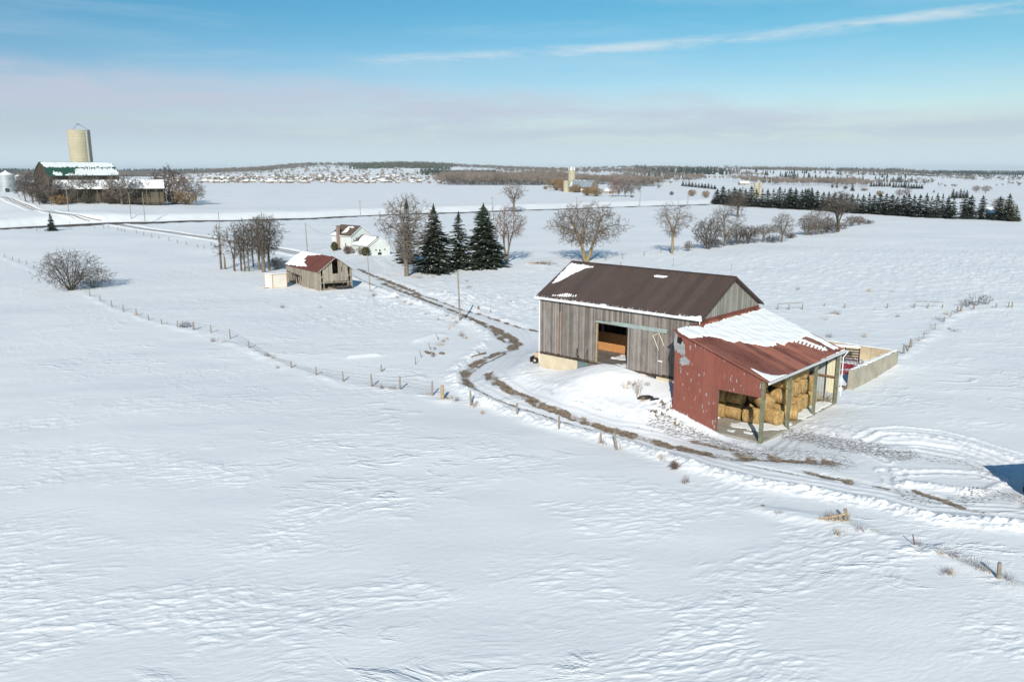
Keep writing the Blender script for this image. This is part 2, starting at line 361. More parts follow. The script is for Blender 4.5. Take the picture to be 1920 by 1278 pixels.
# ------------------------------------------------------------------ materials
MATS = {}
def newmat(name, rough=.8, spec=.3):
    m = bpy.data.materials.new(name); m.use_nodes = True
    n = NT(m.node_tree); b = n.n['Principled BSDF']; b.inputs['Roughness'].default_value = rough; b.inputs['Specular IOR Level'].default_value = spec
    MATS[name] = m
    return m, n, b
def flat(name, col, rough=.8, var=.25, scale=1.5, spec=.3, metal=0, bump=0):
    m, n, b = newmat(name, rough, spec)
    tc = n.node('ShaderNodeTexCoord').outputs['Object']
    f = n.noise(tc, scale, 4, .6)
    f2 = n.noise(tc, scale * 9, 3, .6)
    f = n.m('ADD', n.m('MULTIPLY', f, .65), n.m('MULTIPLY', f2, .35))
    lo = [c * (1 - var) for c in col]; hi = [min(1, c * (1 + var)) for c in col]
    n.put(b.inputs['Base Color'], n.mix(n.ss(f, .3, .7), lo, hi)); b.inputs['Metallic'].default_value = metal
    if bump:
        bp = n.node('ShaderNodeBump', {'Height': f2, 'Strength': bump, 'Distance': .05}); n.put(b.inputs['Normal'], bp.outputs[0])
    return m
def uvn(n): return n.node('ShaderNodeUVMap').outputs[0]
def boards(name, lo, hi, width=.24, stain=(.10, .085, .07), gap=True, warm=None):
    """weathered vertical boards, from metre uvs"""
    m, n, b = newmat(name, .85, .15)
    u, v, _ = n.sep(uvn(n))
    k = n.m('DIVIDE', u, width); idx = n.m('FLOOR', k); fr = n.m('SUBTRACT', k, idx)
    wn = n.node('ShaderNodeTexWhiteNoise', {'W': idx}, noise_dimensions='1D')
    r = wn.outputs['Value']
    grain = n.noise(n.comb(n.m('MULTIPLY', u, 22), n.m('ADD', n.m('MULTIPLY', v, 1.3), n.m('MULTIPLY', r, 17)), 0.0), 1.0, 4, .65)
    blot = n.noise(n.comb(n.m('MULTIPLY', u, 1.2), n.m('MULTIPLY', v, .6), 2.0), 1.0, 4, .6)
    t = n.m('ADD', n.m('ADD', n.m('MULTIPLY', r, .5), n.m('MULTIPLY', grain, .55)), n.m('MULTIPLY', n.m('SUBTRACT', blot, .5), .7))
    c = n.mix(n.ss(t, .15, .95), lo, hi)
    if warm: c = n.mix(n.m('MULTIPLY', n.ss(blot, .5, .7), .5), c, warm)
    if gap:
        e = n.m('ABSOLUTE', n.m('SUBTRACT', fr, .5)); g = n.ss(e, .455, .485)
        g = n.m('MULTIPLY', g, n.ss(n.node('ShaderNodeTexWhiteNoise', {'W': n.m('ADD', idx, .37)}, noise_dimensions='1D').outputs['Value'], .15, .5))
        c = n.mix(g, c, [x * .35 for x in stain])
    n.put(b.inputs['Base Color'], c)
    bp = n.node('ShaderNodeBump', {'Height': n.m('ADD', grain, n.m('MULTIPLY', r, .8)), 'Strength': .35, 'Distance': .02}); n.put(b.inputs['Normal'], bp.outputs[0])
    return m
def sheet(name, lo, hi, rib=.3, rough=.45, spec=.4, grime=None, gscale=.7, patchc=None, metal=0.0, patch_t=(.66, .7), depth=.03):
    """ribbed sheet metal, ribs run down the slope"""
    m, n, b = newmat(name, rough, spec)
    u, v, _ = n.sep(uvn(n))
    k = n.m('DIVIDE', u, rib); fr = n.m('SUBTRACT', k, n.m('FLOOR', k))
    ribh = n.ss(n.m('ABSOLUTE', n.m('SUBTRACT', fr, .5)), .30, .46)
    wn = n.node('ShaderNodeTexWhiteNoise', {'W': n.m('FLOOR', n.m('DIVIDE', u, .9))}, noise_dimensions='1D').outputs['Value']
    streak = n.noise(n.comb(n.m('MULTIPLY', u, 5), n.m('MULTIPLY', v, .5), 0.0), 1.0, 5, .65)
    blot = n.noise(n.comb(n.m('MULTIPLY', u, gscale), n.m('MULTIPLY', v, gscale), 5.0), 1.0, 5, .6)
    t = n.m('ADD', n.m('ADD', n.m('MULTIPLY', streak, .6), n.m('MULTIPLY', blot, .4)), n.m('MULTIPLY', n.m('SUBTRACT', wn, .5), .2))
    c = n.mix(n.ss(t, .3, .72), lo, hi)
    if grime: c = n.mix(n.m('MULTIPLY', n.ss(n.m('ADD', n.m('MULTIPLY', streak, .5), n.m('MULTIPLY', blot, .5)), .5, .66), .75), c, grime)
    if patchc:
        pn_ = n.noise(n.comb(n.m('MULTIPLY', u, 4.6), n.m('MULTIPLY', v, 1.3), 9.0), 1.0, 2.5, .6)
        c = n.mix(n.ss(pn_, *patch_t), c, patchc)
    n.put(b.inputs['Base Color'], c); b.inputs['Metallic'].default_value = metal
    bp = n.node('ShaderNodeBump', {'Height': ribh, 'Strength': .6, 'Distance': depth}); n.put(b.inputs['Normal'], bp.outputs[0])
    return m
def snowmat(name, ground=False):
    m, n, b = newmat(name, .7, .15)
    P = n.node('ShaderNodeNewGeometry').outputs['Position']
    x, y, z = n.sep(P)
    big = n.noise(n.comb(n.m('MULTIPLY', x, .045), n.m('MULTIPLY', y, .06), 0.0), 1.0, 4, .55)
    c = n.mix(n.ss(big, .3, .7), (.815, .838, .842), (.868, .884, .880))
    g1 = n.noise(n.comb(n.m('MULTIPLY', x, .75), n.m('MULTIPLY', y, 3.1), n.m('MULTIPLY', z, 2.)), 1.0, 5, .62, .5)
    g2 = n.noise(P, 9.0, 3, .6)
    h = n.m('ADD', n.m('MULTIPLY', g1, .8), n.m('MULTIPLY', g2, .2))
    if ground:
        at_ = lambda k: n.node('ShaderNodeAttribute', attribute_name=k).outputs['Fac']
        mud, grit, pack, wood = at_('mud'), at_('grit'), at_('pack'), at_('wood')
        f1 = n.noise(P, 3.2, 5, .65); f2 = n.noise(n.comb(n.m('MULTIPLY', x, 2.2), n.m('MULTIPLY', y, 4.6), 0.0), 1.0, 4, .7)
        brown = n.mix(n.ss(f1, .3, .7), (.12, .088, .062), (.37, .29, .205))
        c = n.mix(n.m('MULTIPLY', pack, .32), c, n.mix(f2, (.60, .62, .65), (.78, .79, .81)))
        mk = n.ss(n.m('ADD', mud, n.m('MULTIPLY', n.m('SUBTRACT', n.m('ADD', n.m('MULTIPLY', n.noise(P, 7.0, 5, .75), .6), n.m('MULTIPLY', f2, .4)), .5), 1.45)), .33, .62)
        gk = n.ss(n.m('ADD', grit, n.m('MULTIPLY', n.m('SUBTRACT', n.m('ADD', n.m('MULTIPLY', f2, .45), n.m('MULTIPLY', n.noise(n.comb(n.m('MULTIPLY', x, 4.5), n.m('MULTIPLY', y, 8.0), 0.0), 1.0, 4, .7), .55)), .5), 2.6)), .52, .78)
        c = n.mix(n.m('MULTIPLY', n.m('MULTIPLY', gk, n.ss(grit, .08, .3)), .85), c, (.13, .115, .10))
        f3 = n.noise(P, 5.5, 5, .75)
        c = n.mix(mk, c, brown)
        wd = n.ss(n.m('ADD', wood, n.m('MULTIPLY', n.m('SUBTRACT', n.noise(n.comb(n.m('MULTIPLY', x, .012), n.m('MULTIPLY', y, .006), 0.0), 1.0, 4, .7), .5), 1.2)), .4, .6)
        c = n.mix(wd, c, (.075, .08, .085))
        # larger wind crust far away
        g3 = n.noise(n.comb(n.m('MULTIPLY', x, .22), n.m('MULTIPLY', y, .42), 0.0), 1.0, 5, .62, .8)
        pm = n.ss(n.noise(n.comb(n.m('MULTIPLY', x, .035), n.m('MULTIPLY', y, .055), 3.0), 1.0, 4, .6), .46, .64)
        h = n.m('ADD', n.m('MULTIPLY', h, n.m('ADD', .012, n.m('MULTIPLY', pm, .036))), n.m('MULTIPLY', n.m('MULTIPLY', n.ss(g3, .52, .70), pm), .13))
        bp = n.node('ShaderNodeBump', {'Height': h, 'Strength': .75, 'Distance': 1.0})
    else:
        bp = n.node('ShaderNodeBump', {'Height': h, 'Strength': .4, 'Distance': .08})
    n.put(b.inputs['Base Color'], c); n.put(b.inputs['Normal'], bp.outputs[0])
    return m
M_GROUND = snowmat('snow_ground', True); M_SNOW = snowmat('snow')
M_ASPH = flat('asphalt', (.10, .085, .075), .85, .35, .6)
M_BARN = boards('grey_barn_boards', (.115, .10, .088), (.32, .29, .26), .17)
M_GABLE = boards('pale_gable_boards', (.17, .16, .14), (.34, .325, .29), .2)
M_SHEDW = boards('silvered_boards', (.20, .17, .135), (.46, .41, .34), .19, warm=(.33, .28, .20))
M_DARKW = boards('dark_old_wood', (.035, .028, .022), (.10, .075, .055), .25)
M_BEAM = flat('old_beam', (.16, .12, .085), .85, .35, 2)
M_BROWNW = flat('stained_timber', (.20, .10, .06), .8, .3, 2)
M_POST = flat('post_wood', (.26, .225, .18), .9, .35, 4, bump=.4)
M_GPOST = flat('green_treated_post', (.17, .175, .115), .85, .3, 2.5, bump=.3)
M_TAN = flat('tan_post_wood', (.38, .27, .15), .9, .3, 4)
M_CONC = flat('tan_concrete', (.56, .48, .34), .85, .14, .8, bump=.3)
M_BLOCK = flat('bunker_concrete', (.37, .335, .265), .9, .2, .7, bump=.4)
M_SLAB = flat('slab_concrete', (.36, .33, .27), .85, .22, .7)
M_BROOF = sheet('brown_steel_roof', (.082, .056, .044), (.115, .080, .062), .3, .42, .45)
M_RROOF = sheet('rusty_red_roof', (.13, .042, .03), (.50, .19, .12), .30, .6, .3, grime=(.10, .06, .055), gscale=.5)
M_RWALL = sheet('peeling_red_wall', (.19, .062, .045), (.25, .09, .065), .19, .55, .3, grime=(.25, .07, .04), gscale=.8, patchc=(.33, .34, .34), patch_t=(.665, .70), depth=.02)
M_RTIN = sheet('red_tin_roof', (.13, .045, .035), (.19, .07, .052), .45, .7, .2, grime=(.13, .06, .05))
M_GREY = sheet('grey_steel', (.36, .39, .39), (.5, .53, .52), .25, .5, .4)
M_CREAM = sheet('cream_steel', (.62, .58, .40), (.72, .68, .50), .25, .6, .3)
M_WHITE = flat('white_trim', (.78, .79, .78), .5, .06, 1)
M_TRACK = flat('door_track', (.28, .34, .32), .6, .15, 2)
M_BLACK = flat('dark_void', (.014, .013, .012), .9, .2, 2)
M_RUST = flat('rusted_iron', (.16, .07, .04), .8, .4, 6)
M_OSB = flat('particle_board', (.50, .24, .09), .85, .3, 5, bump=.2)
M_REDP = flat('red_paint', (.20, .035, .045), .5, .3, 3)
M_BLACKP = flat('black_paint', (.03, .03, .03), .6, .3, 3)
M_ORANGE = flat('orange_paint', (.55, .38, .24), .5, .15, 3)
M_RUBBER = flat('rubber', (.02, .02, .02), .85, .2, 3)
M_GLASS = flat('dark_glass', (.03, .045, .05), .15, .2, 3, spec=.6)
M_BRICK = flat('chimney_brick', (.27, .20, .165), .85, .3, 6)
M_SIDING = flat('pale_green_siding', (.62, .65, .605), .7, .06, .6)
M_SHINGLE = flat('brown_shingle', (.12, .085, .065), .9, .3, 6)
M_TRAILER = flat('cream_trailer', (.74, .69, .60), .5, .06, .6)
M_BRTRIM = flat('tan_trim', (.55, .38, .25), .6, .2, 2)
M_GROOF = sheet('green_steel_roof', (.025, .075, .05), (.035, .11, .07), .6, .5, .4)
M_SILO = flat('silo_concrete', (.42, .38, .27), .85, .12, .15)
M_BIN = sheet('galvanised_bin', (.34, .38, .40), (.5, .54, .55), .5, .4, .5, metal=.35)
M_SROOF = flat('grey_steel_far_roof', (.27, .32, .34), .45, .15, .2)
M_BARK = flat('grey_bark', (.17, .145, .115), .9, .3, 3, bump=.3)
M_BARKY = flat('yellow_bark', (.27, .20, .115), .9, .3, 2, bump=.3)
M_BARKD = flat('dark_bark', (.10, .085, .062), .9, .35, 3, bump=.3)
M_TWIG = flat('twigs_grey', (.19, .16, .135), .9, .25, .5)
M_TWIGD = flat('twigs_dark', (.105, .088, .072), .9, .3, .5)
M_TWIGR = flat('twigs_reddish', (.21, .145, .115), .9, .3, .5)
M_TWIGY = flat('twigs_willow', (.30, .20, .10), .9, .3, .5)
M_DEAD = flat('dead_wood', (.20, .12, .07), .9, .3, 3)
M_WEED = flat('dry_weeds', (.42, .31, .19), .9, .3, 3)
M_NEEDLE = flat('spruce_needles', (.042, .056, .034), .85, .55, .9)
M_NEEDLEG = flat('spruce_needles_blue', (.028, .045, .035), .85, .4, .5)
M_NEEDLEF = flat('windbreak_needles', (.040, .052, .036), .85, .5, .4)
M_CEDAR = flat('cedar_foliage', (.085, .082, .03), .85, .4, 2)
M_OLIVE = flat('olive_foliage', (.085, .095, .040), .85, .4, .4)
M_WALLT = flat('house_tan', (.30, .26, .22), .8, .2, .1)
M_WALLB = flat('house_brick', (.20, .15, .12), .8, .2, .1)
M_STONE = flat('field_stone', (.18, .14, .11), .9, .4, 4)
def straw_mat():
    m, n, b = newmat('straw', .9, .1)
    u, v, _ = n.sep(uvn(n))
    w = n.noise(n.comb(n.m('MULTIPLY', u, 14), n.m('MULTIPLY', v, 2.2), 0.0), 1.0, 5, .7)
    w2 = n.noise(n.comb(n.m('MULTIPLY', u, 3), n.m('MULTIPLY', v, 1.1), 4.0), 1.0, 3, .6)
    c = n.mix(n.ss(n.m('ADD', n.m('MULTIPLY', w, .6), n.m('MULTIPLY', w2, .4)), .36, .64), (.20, .12, .045), (.60, .41, .18))
    n.put(b.inputs['Base Color'], c)
    bp = n.node('ShaderNodeBump', {'Height': w, 'Strength': .7, 'Distance': .06}); n.put(b.inputs['Normal'], bp.outputs[0])
    return m
M_STRAW = straw_mat()

# ------------------------------------------------------------------ mesh and object helpers
class MB:
    def __init__(s): s.v = []; s.f = []; s.mi = []; s.cur = 0; s.mk = []
    def poly(s, pts):
        s.mk.append((len(s.v), len(s.f))); b = len(s.v); s.v += [tuple(p) for p in pts]; s.f.append(tuple(range(b, b + len(pts)))); s.mi.append(s.cur); return s
    def box(s, x0, x1, y0, y1, z0, z1):
        s.mk.append((len(s.v), len(s.f))); b = len(s.v)
        s.v += [(x0, y0, z0), (x1, y0, z0), (x1, y1, z0), (x0, y1, z0), (x0, y0, z1), (x1, y0, z1), (x1, y1, z1), (x0, y1, z1)]
        for q in ((0, 3, 2, 1), (4, 5, 6, 7), (0, 1, 5, 4), (1, 2, 6, 5), (2, 3, 7, 6), (3, 0, 4, 7)): s.f.append(tuple(b + i for i in q)); s.mi.append(s.cur)
        return s
    def prism(s, poly, d):
        """closed prism from a planar polygon and an offset vector"""
        s.mk.append((len(s.v), len(s.f))); n = len(poly); b = len(s.v); d = Vector(d)
        s.v += [tuple(p) for p in poly] + [tuple(Vector(p) + d) for p in poly]
        s.f.append(tuple(range(b + n - 1, b - 1, -1))); s.f.append(tuple(range(b + n, b + 2 * n))); s.mi += [s.cur] * 2
        for i in range(n): j = (i + 1) % n; s.f.append((b + i, b + j, b + n + j, b + n + i)); s.mi.append(s.cur)
        return s
    def tube(s, p0, p1, r0, r1=None, n=6, cap=True):
        r1 = r0 if r1 is None else r1; p0, p1 = Vector(p0), Vector(p1); d = (p1 - p0)
        if d.length < 1e-6: return s
        d.normalize(); a = d.cross(Vector((0, 0, 1)))
        if a.length < .01: a = Vector((1, 0, 0))
        a.normalize(); c = d.cross(a); s.mk.append((len(s.v), len(s.f))); b = len(s.v)
        for p, r in ((p0, r0), (p1, r1)):
            for i in range(n): t = 2 * math.pi * i / n; s.v.append(tuple(p + (a * math.cos(t) + c * math.sin(t)) * r))
        for i in range(n): j = (i + 1) % n; s.f.append((b + i, b + j, b + n + j, b + n + i)); s.mi.append(s.cur)
        if cap: s.f.append(tuple(b + i for i in range(n - 1, -1, -1))); s.f.append(tuple(b + n + i for i in range(n))); s.mi += [s.cur] * 2
        return s
    def beam(s, p0, p1, w, h=None):
        """square timber between two points"""
        return s.tube(p0, p1, w * .7071, None, 4)
    def each(s, name, mats, parent=None, join=1, **k):
        """every shape its own object; join = how many consecutive shapes make one piece"""
        mk = s.mk[::join] + [(len(s.v), len(s.f))]; out = []
        for (v0, f0), (v1, f1) in zip(mk[:-1], mk[1:]):
            m = MB(); m.v = s.v[v0:v1]; m.f = [tuple(i - v0 for i in f) for f in s.f[f0:f1]]; m.mi = s.mi[f0:f1]; out.append(m.build(name, mats, parent, **k))
        return out[0]
    def build(s, name, mats, parent=None, uv=True, smooth=False, loc=None):
        me = bpy.data.meshes.new(name); me.from_pydata(s.v, [], s.f)
        mats = mats if isinstance(mats, (list, tuple)) else [mats]
        for m in mats: me.materials.append(m)
        if len(mats) > 1: me.polygons.foreach_set('material_index', s.mi)
        if uv: metre_uv(me)
        if smooth: me.polygons.foreach_set('use_smooth', [True] * len(me.polygons))
        o = bpy.data.objects.new(name, me); COL.objects.link(o); o.parent = parent
        if loc is not None: o.location = loc
        return o
def metre_uv(me):
    nl = len(me.loops); ul = me.uv_layers.new(name='UVMap'); me.update()
    co_ = np.empty(len(me.vertices) * 3); me.vertices.foreach_get('co', co_); co_ = co_.reshape(-1, 3)
    nf = len(me.polygons); nr = np.empty(nf * 3); me.polygons.foreach_get('normal', nr); nr = nr.reshape(-1, 3)
    lt = np.empty(nf, int); me.polygons.foreach_get('loop_total', lt)
    vi = np.empty(nl, int); me.loops.foreach_get('vertex_index', vi)
    fi = np.repeat(np.arange(nf), lt)
    t = np.stack([-nr[:, 1], nr[:, 0], np.zeros(nf)], 1); L = np.linalg.norm(t, axis=1)
    t[L < 1e-3] = (1, 0, 0); t /= np.maximum(np.linalg.norm(t, axis=1), 1e-9)[:, None]
    # keep one sense of direction so opposite faces line up
    sgn = np.where(t[:, 0] + .01 * t[:, 1] < 0, -1, 1)[:, None]; t *= sgn
    bt = np.cross(nr, t)
    P = co_[vi]; uv = np.stack([(P * t[fi]).sum(1), (P * bt[fi]).sum(1)], 1)
    ul.data.foreach_set('uv', uv.ravel())
def tag(o, label=None, cat=None, group=None, kind=None):
    if label: o['label'] = label
    if cat: o['category'] = cat
    if group: o['group'] = group
    if kind: o['kind'] = kind
    return o
def thing(name, label, cat, loc=(0, 0, 0), rz=0, group=None):
    o = bpy.data.objects.new(name, None); COL.objects.link(o); o.location = loc; o.rotation_euler = (0, 0, rz)
    o.empty_display_size = .5
    return tag(o, label, cat, group)
def dup(root, loc=None, rz=0, sc=None, label=None, group=None):
    r = root.copy(); COL.objects.link(r)
    if loc is not None: r.location = loc
    r.rotation_euler = (0, 0, rz)
    if sc is not None: r.scale = sc if hasattr(sc, '__len__') else (sc, sc, sc)
    if label: r['label'] = label
    if group: r['group'] = group
    for ch in list(root.children):
        c = ch.copy(); COL.objects.link(c); c.parent = r
        for g in list(ch.children):
            e = g.copy(); COL.objects.link(e); e.parent = c
    return r
ORD = ['zeroth', 'first', 'second', 'third', 'fourth', 'fifth', 'sixth', 'seventh', 'eighth', 'ninth', 'tenth', 'eleventh', 'twelfth', 'thirteenth', 'fourteenth', 'fifteenth', 'sixteenth', 'seventeenth', 'eighteenth', 'nineteenth', 'twentieth']
def ordn(i):
    if i <= 20: return ORD[i]
    t = {2: 'twenty', 3: 'thirty', 4: 'forty', 5: 'fifty'}[i // 10]
    return t + '-' + ORD[i % 10] if i % 10 else {3: 'thirtieth', 4: 'fortieth', 5: 'fiftieth'}[i // 10]
def frac(p, q, t): return tuple(p[i] + (q[i] - p[i]) * t for i in range(len(p)))

# ------------------------------------------------------------------ ground sheet
def build_ground():
    pxs = np.arange(-90, 2011, 1.7); t = (pxs - 960) / FPX
    side = np.geomspace(.05, 4.0, 26)
    tx = np.concatenate([t[0] - side[::-1], t, t[-1] + side])
    pys = np.arange(1345, 348, -1.25)
    b = (639 - pys) / FPX
    yy = -CH * (_cp_ + b * _sp_) / (-_sp_ + b * _cp_)
    yy = yy[yy > 27]
    far = np.geomspace(yy[-1] * 1.004, 30000, 420)
    yy = np.concatenate([[-400, -120, -40, -10, 5, 14, 20, 24], yy, far])
    w = np.maximum(yy * _cp_ + CH * _sp_, 26.)
    X = w[:, None] * tx[None]; Y = np.repeat(yy[:, None], len(tx), 1)
    xr, yr = X.ravel(), Y.ravel()
    z, mud, grit, pack, wood, lane = surface(xr, yr)
    R, C = X.shape
    co_ = np.stack([xr, yr, z], 1)
    idx = np.arange(R * C).reshape(R, C)
    q = np.stack([idx[:-1, :-1], idx[:-1, 1:], idx[1:, 1:], idx[1:, :-1]], -1).reshape(-1, 4)
    isl = lane[q].sum(1) >= 2
    for name, sel, in (('ground', ~isl), ('farm_lane', isl)):
        f = q[sel]; used = np.unique(f); remap = np.full(R * C, -1); remap[used] = np.arange(len(used)); f = remap[f]
        me = bpy.data.meshes.new(name); me.vertices.add(len(used)); me.vertices.foreach_set('co', co_[used].ravel())
        me.loops.add(f.size); me.loops.foreach_set('vertex_index', f.ravel())
        me.polygons.add(len(f)); me.polygons.foreach_set('loop_start', np.arange(0, f.size, 4)); me.polygons.foreach_set('loop_total', np.full(len(f), 4))
        me.update(calc_edges=True); me.polygons.foreach_set('use_smooth', np.ones(len(f), bool))
        for k, arr in (('mud', mud), ('grit', grit), ('pack', pack), ('wood', wood)):
            a = me.attributes.new(k, 'FLOAT', 'POINT'); a.data.foreach_set('value', arr[used].astype(np.float32))
        me.materials.append(M_GROUND)
        o = bpy.data.objects.new(name, me); COL.objects.link(o)
        tag(o, 'wide snow covered fields with wind carved ridges' if name == 'ground' else 'plowed snowy farm lane and yard with brown wheel ruts', 'ground' if name == 'ground' else 'lane', kind='structure')
build_ground()

def ribbon(name, pts, width, mat, lift=.02, label='', cat='road', n=260, kind='structure', off=0.0, ground=True):
    P = np.array(pts, float); s = np.r_[0, np.cumsum(np.hypot(*np.diff(P, axis=0).T))]
    u = np.linspace(0, s[-1], n); X = np.interp(u, s, P[:, 0]); Y = np.interp(u, s, P[:, 1])
    k = np.ones(9) / 9
    Xs = np.convolve(np.pad(X, 4, 'edge'), k, 'valid'); Ys = np.convolve(np.pad(Y, 4, 'edge'), k, 'valid')
    tx, ty = np.gradient(Xs), np.gradient(Ys); L = np.hypot(tx, ty); nx, ny = -ty / L, tx / L
    m = MB()
    cols = np.linspace(-.5, .5, 5) * width + off
    for c in cols:
        xx, yy = Xs + nx * c, Ys + ny * c; zz = zt(xx, yy) + lift
        m.v += list(zip(xx, yy, zz))
    for j in range(4):
        for i in range(n - 1): m.f.append((j * n + i, j * n + i + 1, (j + 1) * n + i + 1, (j + 1) * n + i)); m.mi.append(0)
    return m, nx, ny

def build_roads():
    m, _, _ = ribbon('road', ROAD, 7.6, M_ASPH, .28)
    tag(m.build('road', M_ASPH), 'narrow dark country road crossing the snow fields', 'road', kind='structure')
    # lane from the road to the farmhouse, lane up to the silo farm: two thin wheel lines each
    m_ = flat('lane_wheel_line', (.24, .19, .15), .9, .4, .3)
    for nm, pl, lb in (('driveway', [(208, 421), (250, 426), (307, 434), (360, 442), (401, 447.6), (450, 456), (500, 464), (548, 473), (575, 479), (598, 484)], 'snowy drive running from the road to the farmhouse'),
                       ('driveway', [(4, 369), (25, 377), (50, 386), (100, 399), (150, 409), (195, 417)], 'snowy drive curving up to the silo farm')):
        P = world(pl); m = MB()
        for o_ in (-.85, .85):
            k, _, _ = ribbon('x', P, .55, m_, .10, n=160, off=o_)
            b = len(m.v); m.v += k.v; m.f += [tuple(i + b for i in f) for f in k.f]; m.mi += k.mi
        tag(m.build(nm, m_), lb, 'lane', kind='structure')
        bk = MB()
        for o_ in (-3.2, 3.2):
            Q = P; s = np.r_[0, np.cumsum(np.hypot(*np.diff(Q, axis=0).T))]; u = np.linspace(0, s[-1], 150)
            X = np.interp(u, s, Q[:, 0]); Y = np.interp(u, s, Q[:, 1]); tx, ty = np.gradient(X), np.gradient(Y); L = np.hypot(tx, ty)
            for c, h in ((-1.5, -.3), (-.6, .16), (.1, .30), (.8, .18), (1.7, -.3)):
                xx = X - ty / L * (o_ + c); yy = Y + tx / L * (o_ + c)
                bk.v += list(zip(xx, yy, zt(xx, yy) + h * (1 + .5 * pn(xx / 1.7, yy / 1.7, 5))))
            b = len(bk.v) - 5 * 150
            for j in range(4):
                for i in range(149): bk.f.append((b + j * 150 + i, b + j * 150 + i + 1, b + (j + 1) * 150 + i + 1, b + (j + 1) * 150 + i)); bk.mi.append(0)
        tag(bk.build('snowbank', M_SNOW, smooth=True), 'low plowed snowbanks along the ' + ('house drive' if '208' in str(pl[0][0]) else 'silo farm drive'), 'snowbank', kind='structure')
build_roads()

# ------------------------------------------------------------------ buildings
def roofz(y, W_, ze, zr): return ze + (zr - ze) * (1 - abs(y - W_ / 2) / (W_ / 2))
def gable_roof(name, parent, L, W_, ze, zr, mat, th=.12, x0=0.0):
    """both slopes of a gable roof as one slab, top surface through ze / zr"""
    m = MB()
    for s in (0, 1):
        e0 = (x0, 0 if s == 0 else W_, ze); e1 = (x0 + L, 0 if s == 0 else W_, ze); r0 = (x0, W_ / 2, zr); r1 = (x0 + L, W_ / 2, zr)
        m.prism([e0, e1, r1, r0] if s == 0 else [e1, e0, r0, r1], (0, 0, -th))
    return m.build(name, mat, parent)
def local_plane(px, py, obj_loc, yaw, p0, nrm):
    """photo pixel -> point on a plane given in a building's own coordinates"""
    c, s = math.cos(yaw), math.sin(yaw)
    o = Vector((0, 0, CH)) - Vector(obj_loc); o = Vector((o.x * c + o.y * s, -o.x * s + o.y * c, o.z))
    a = (px - 960) / FPX; b = (639 - py) / FPX
    d = Vector((a, _cp_ + b * _sp_, -_sp_ + b * _cp_)); d = Vector((d.x * c + d.y * s, -d.x * s + d.y * c, d.z))
    t = (Vector(p0) - o).dot(Vector(nrm)) / d.dot(Vector(nrm)); return o + d * t
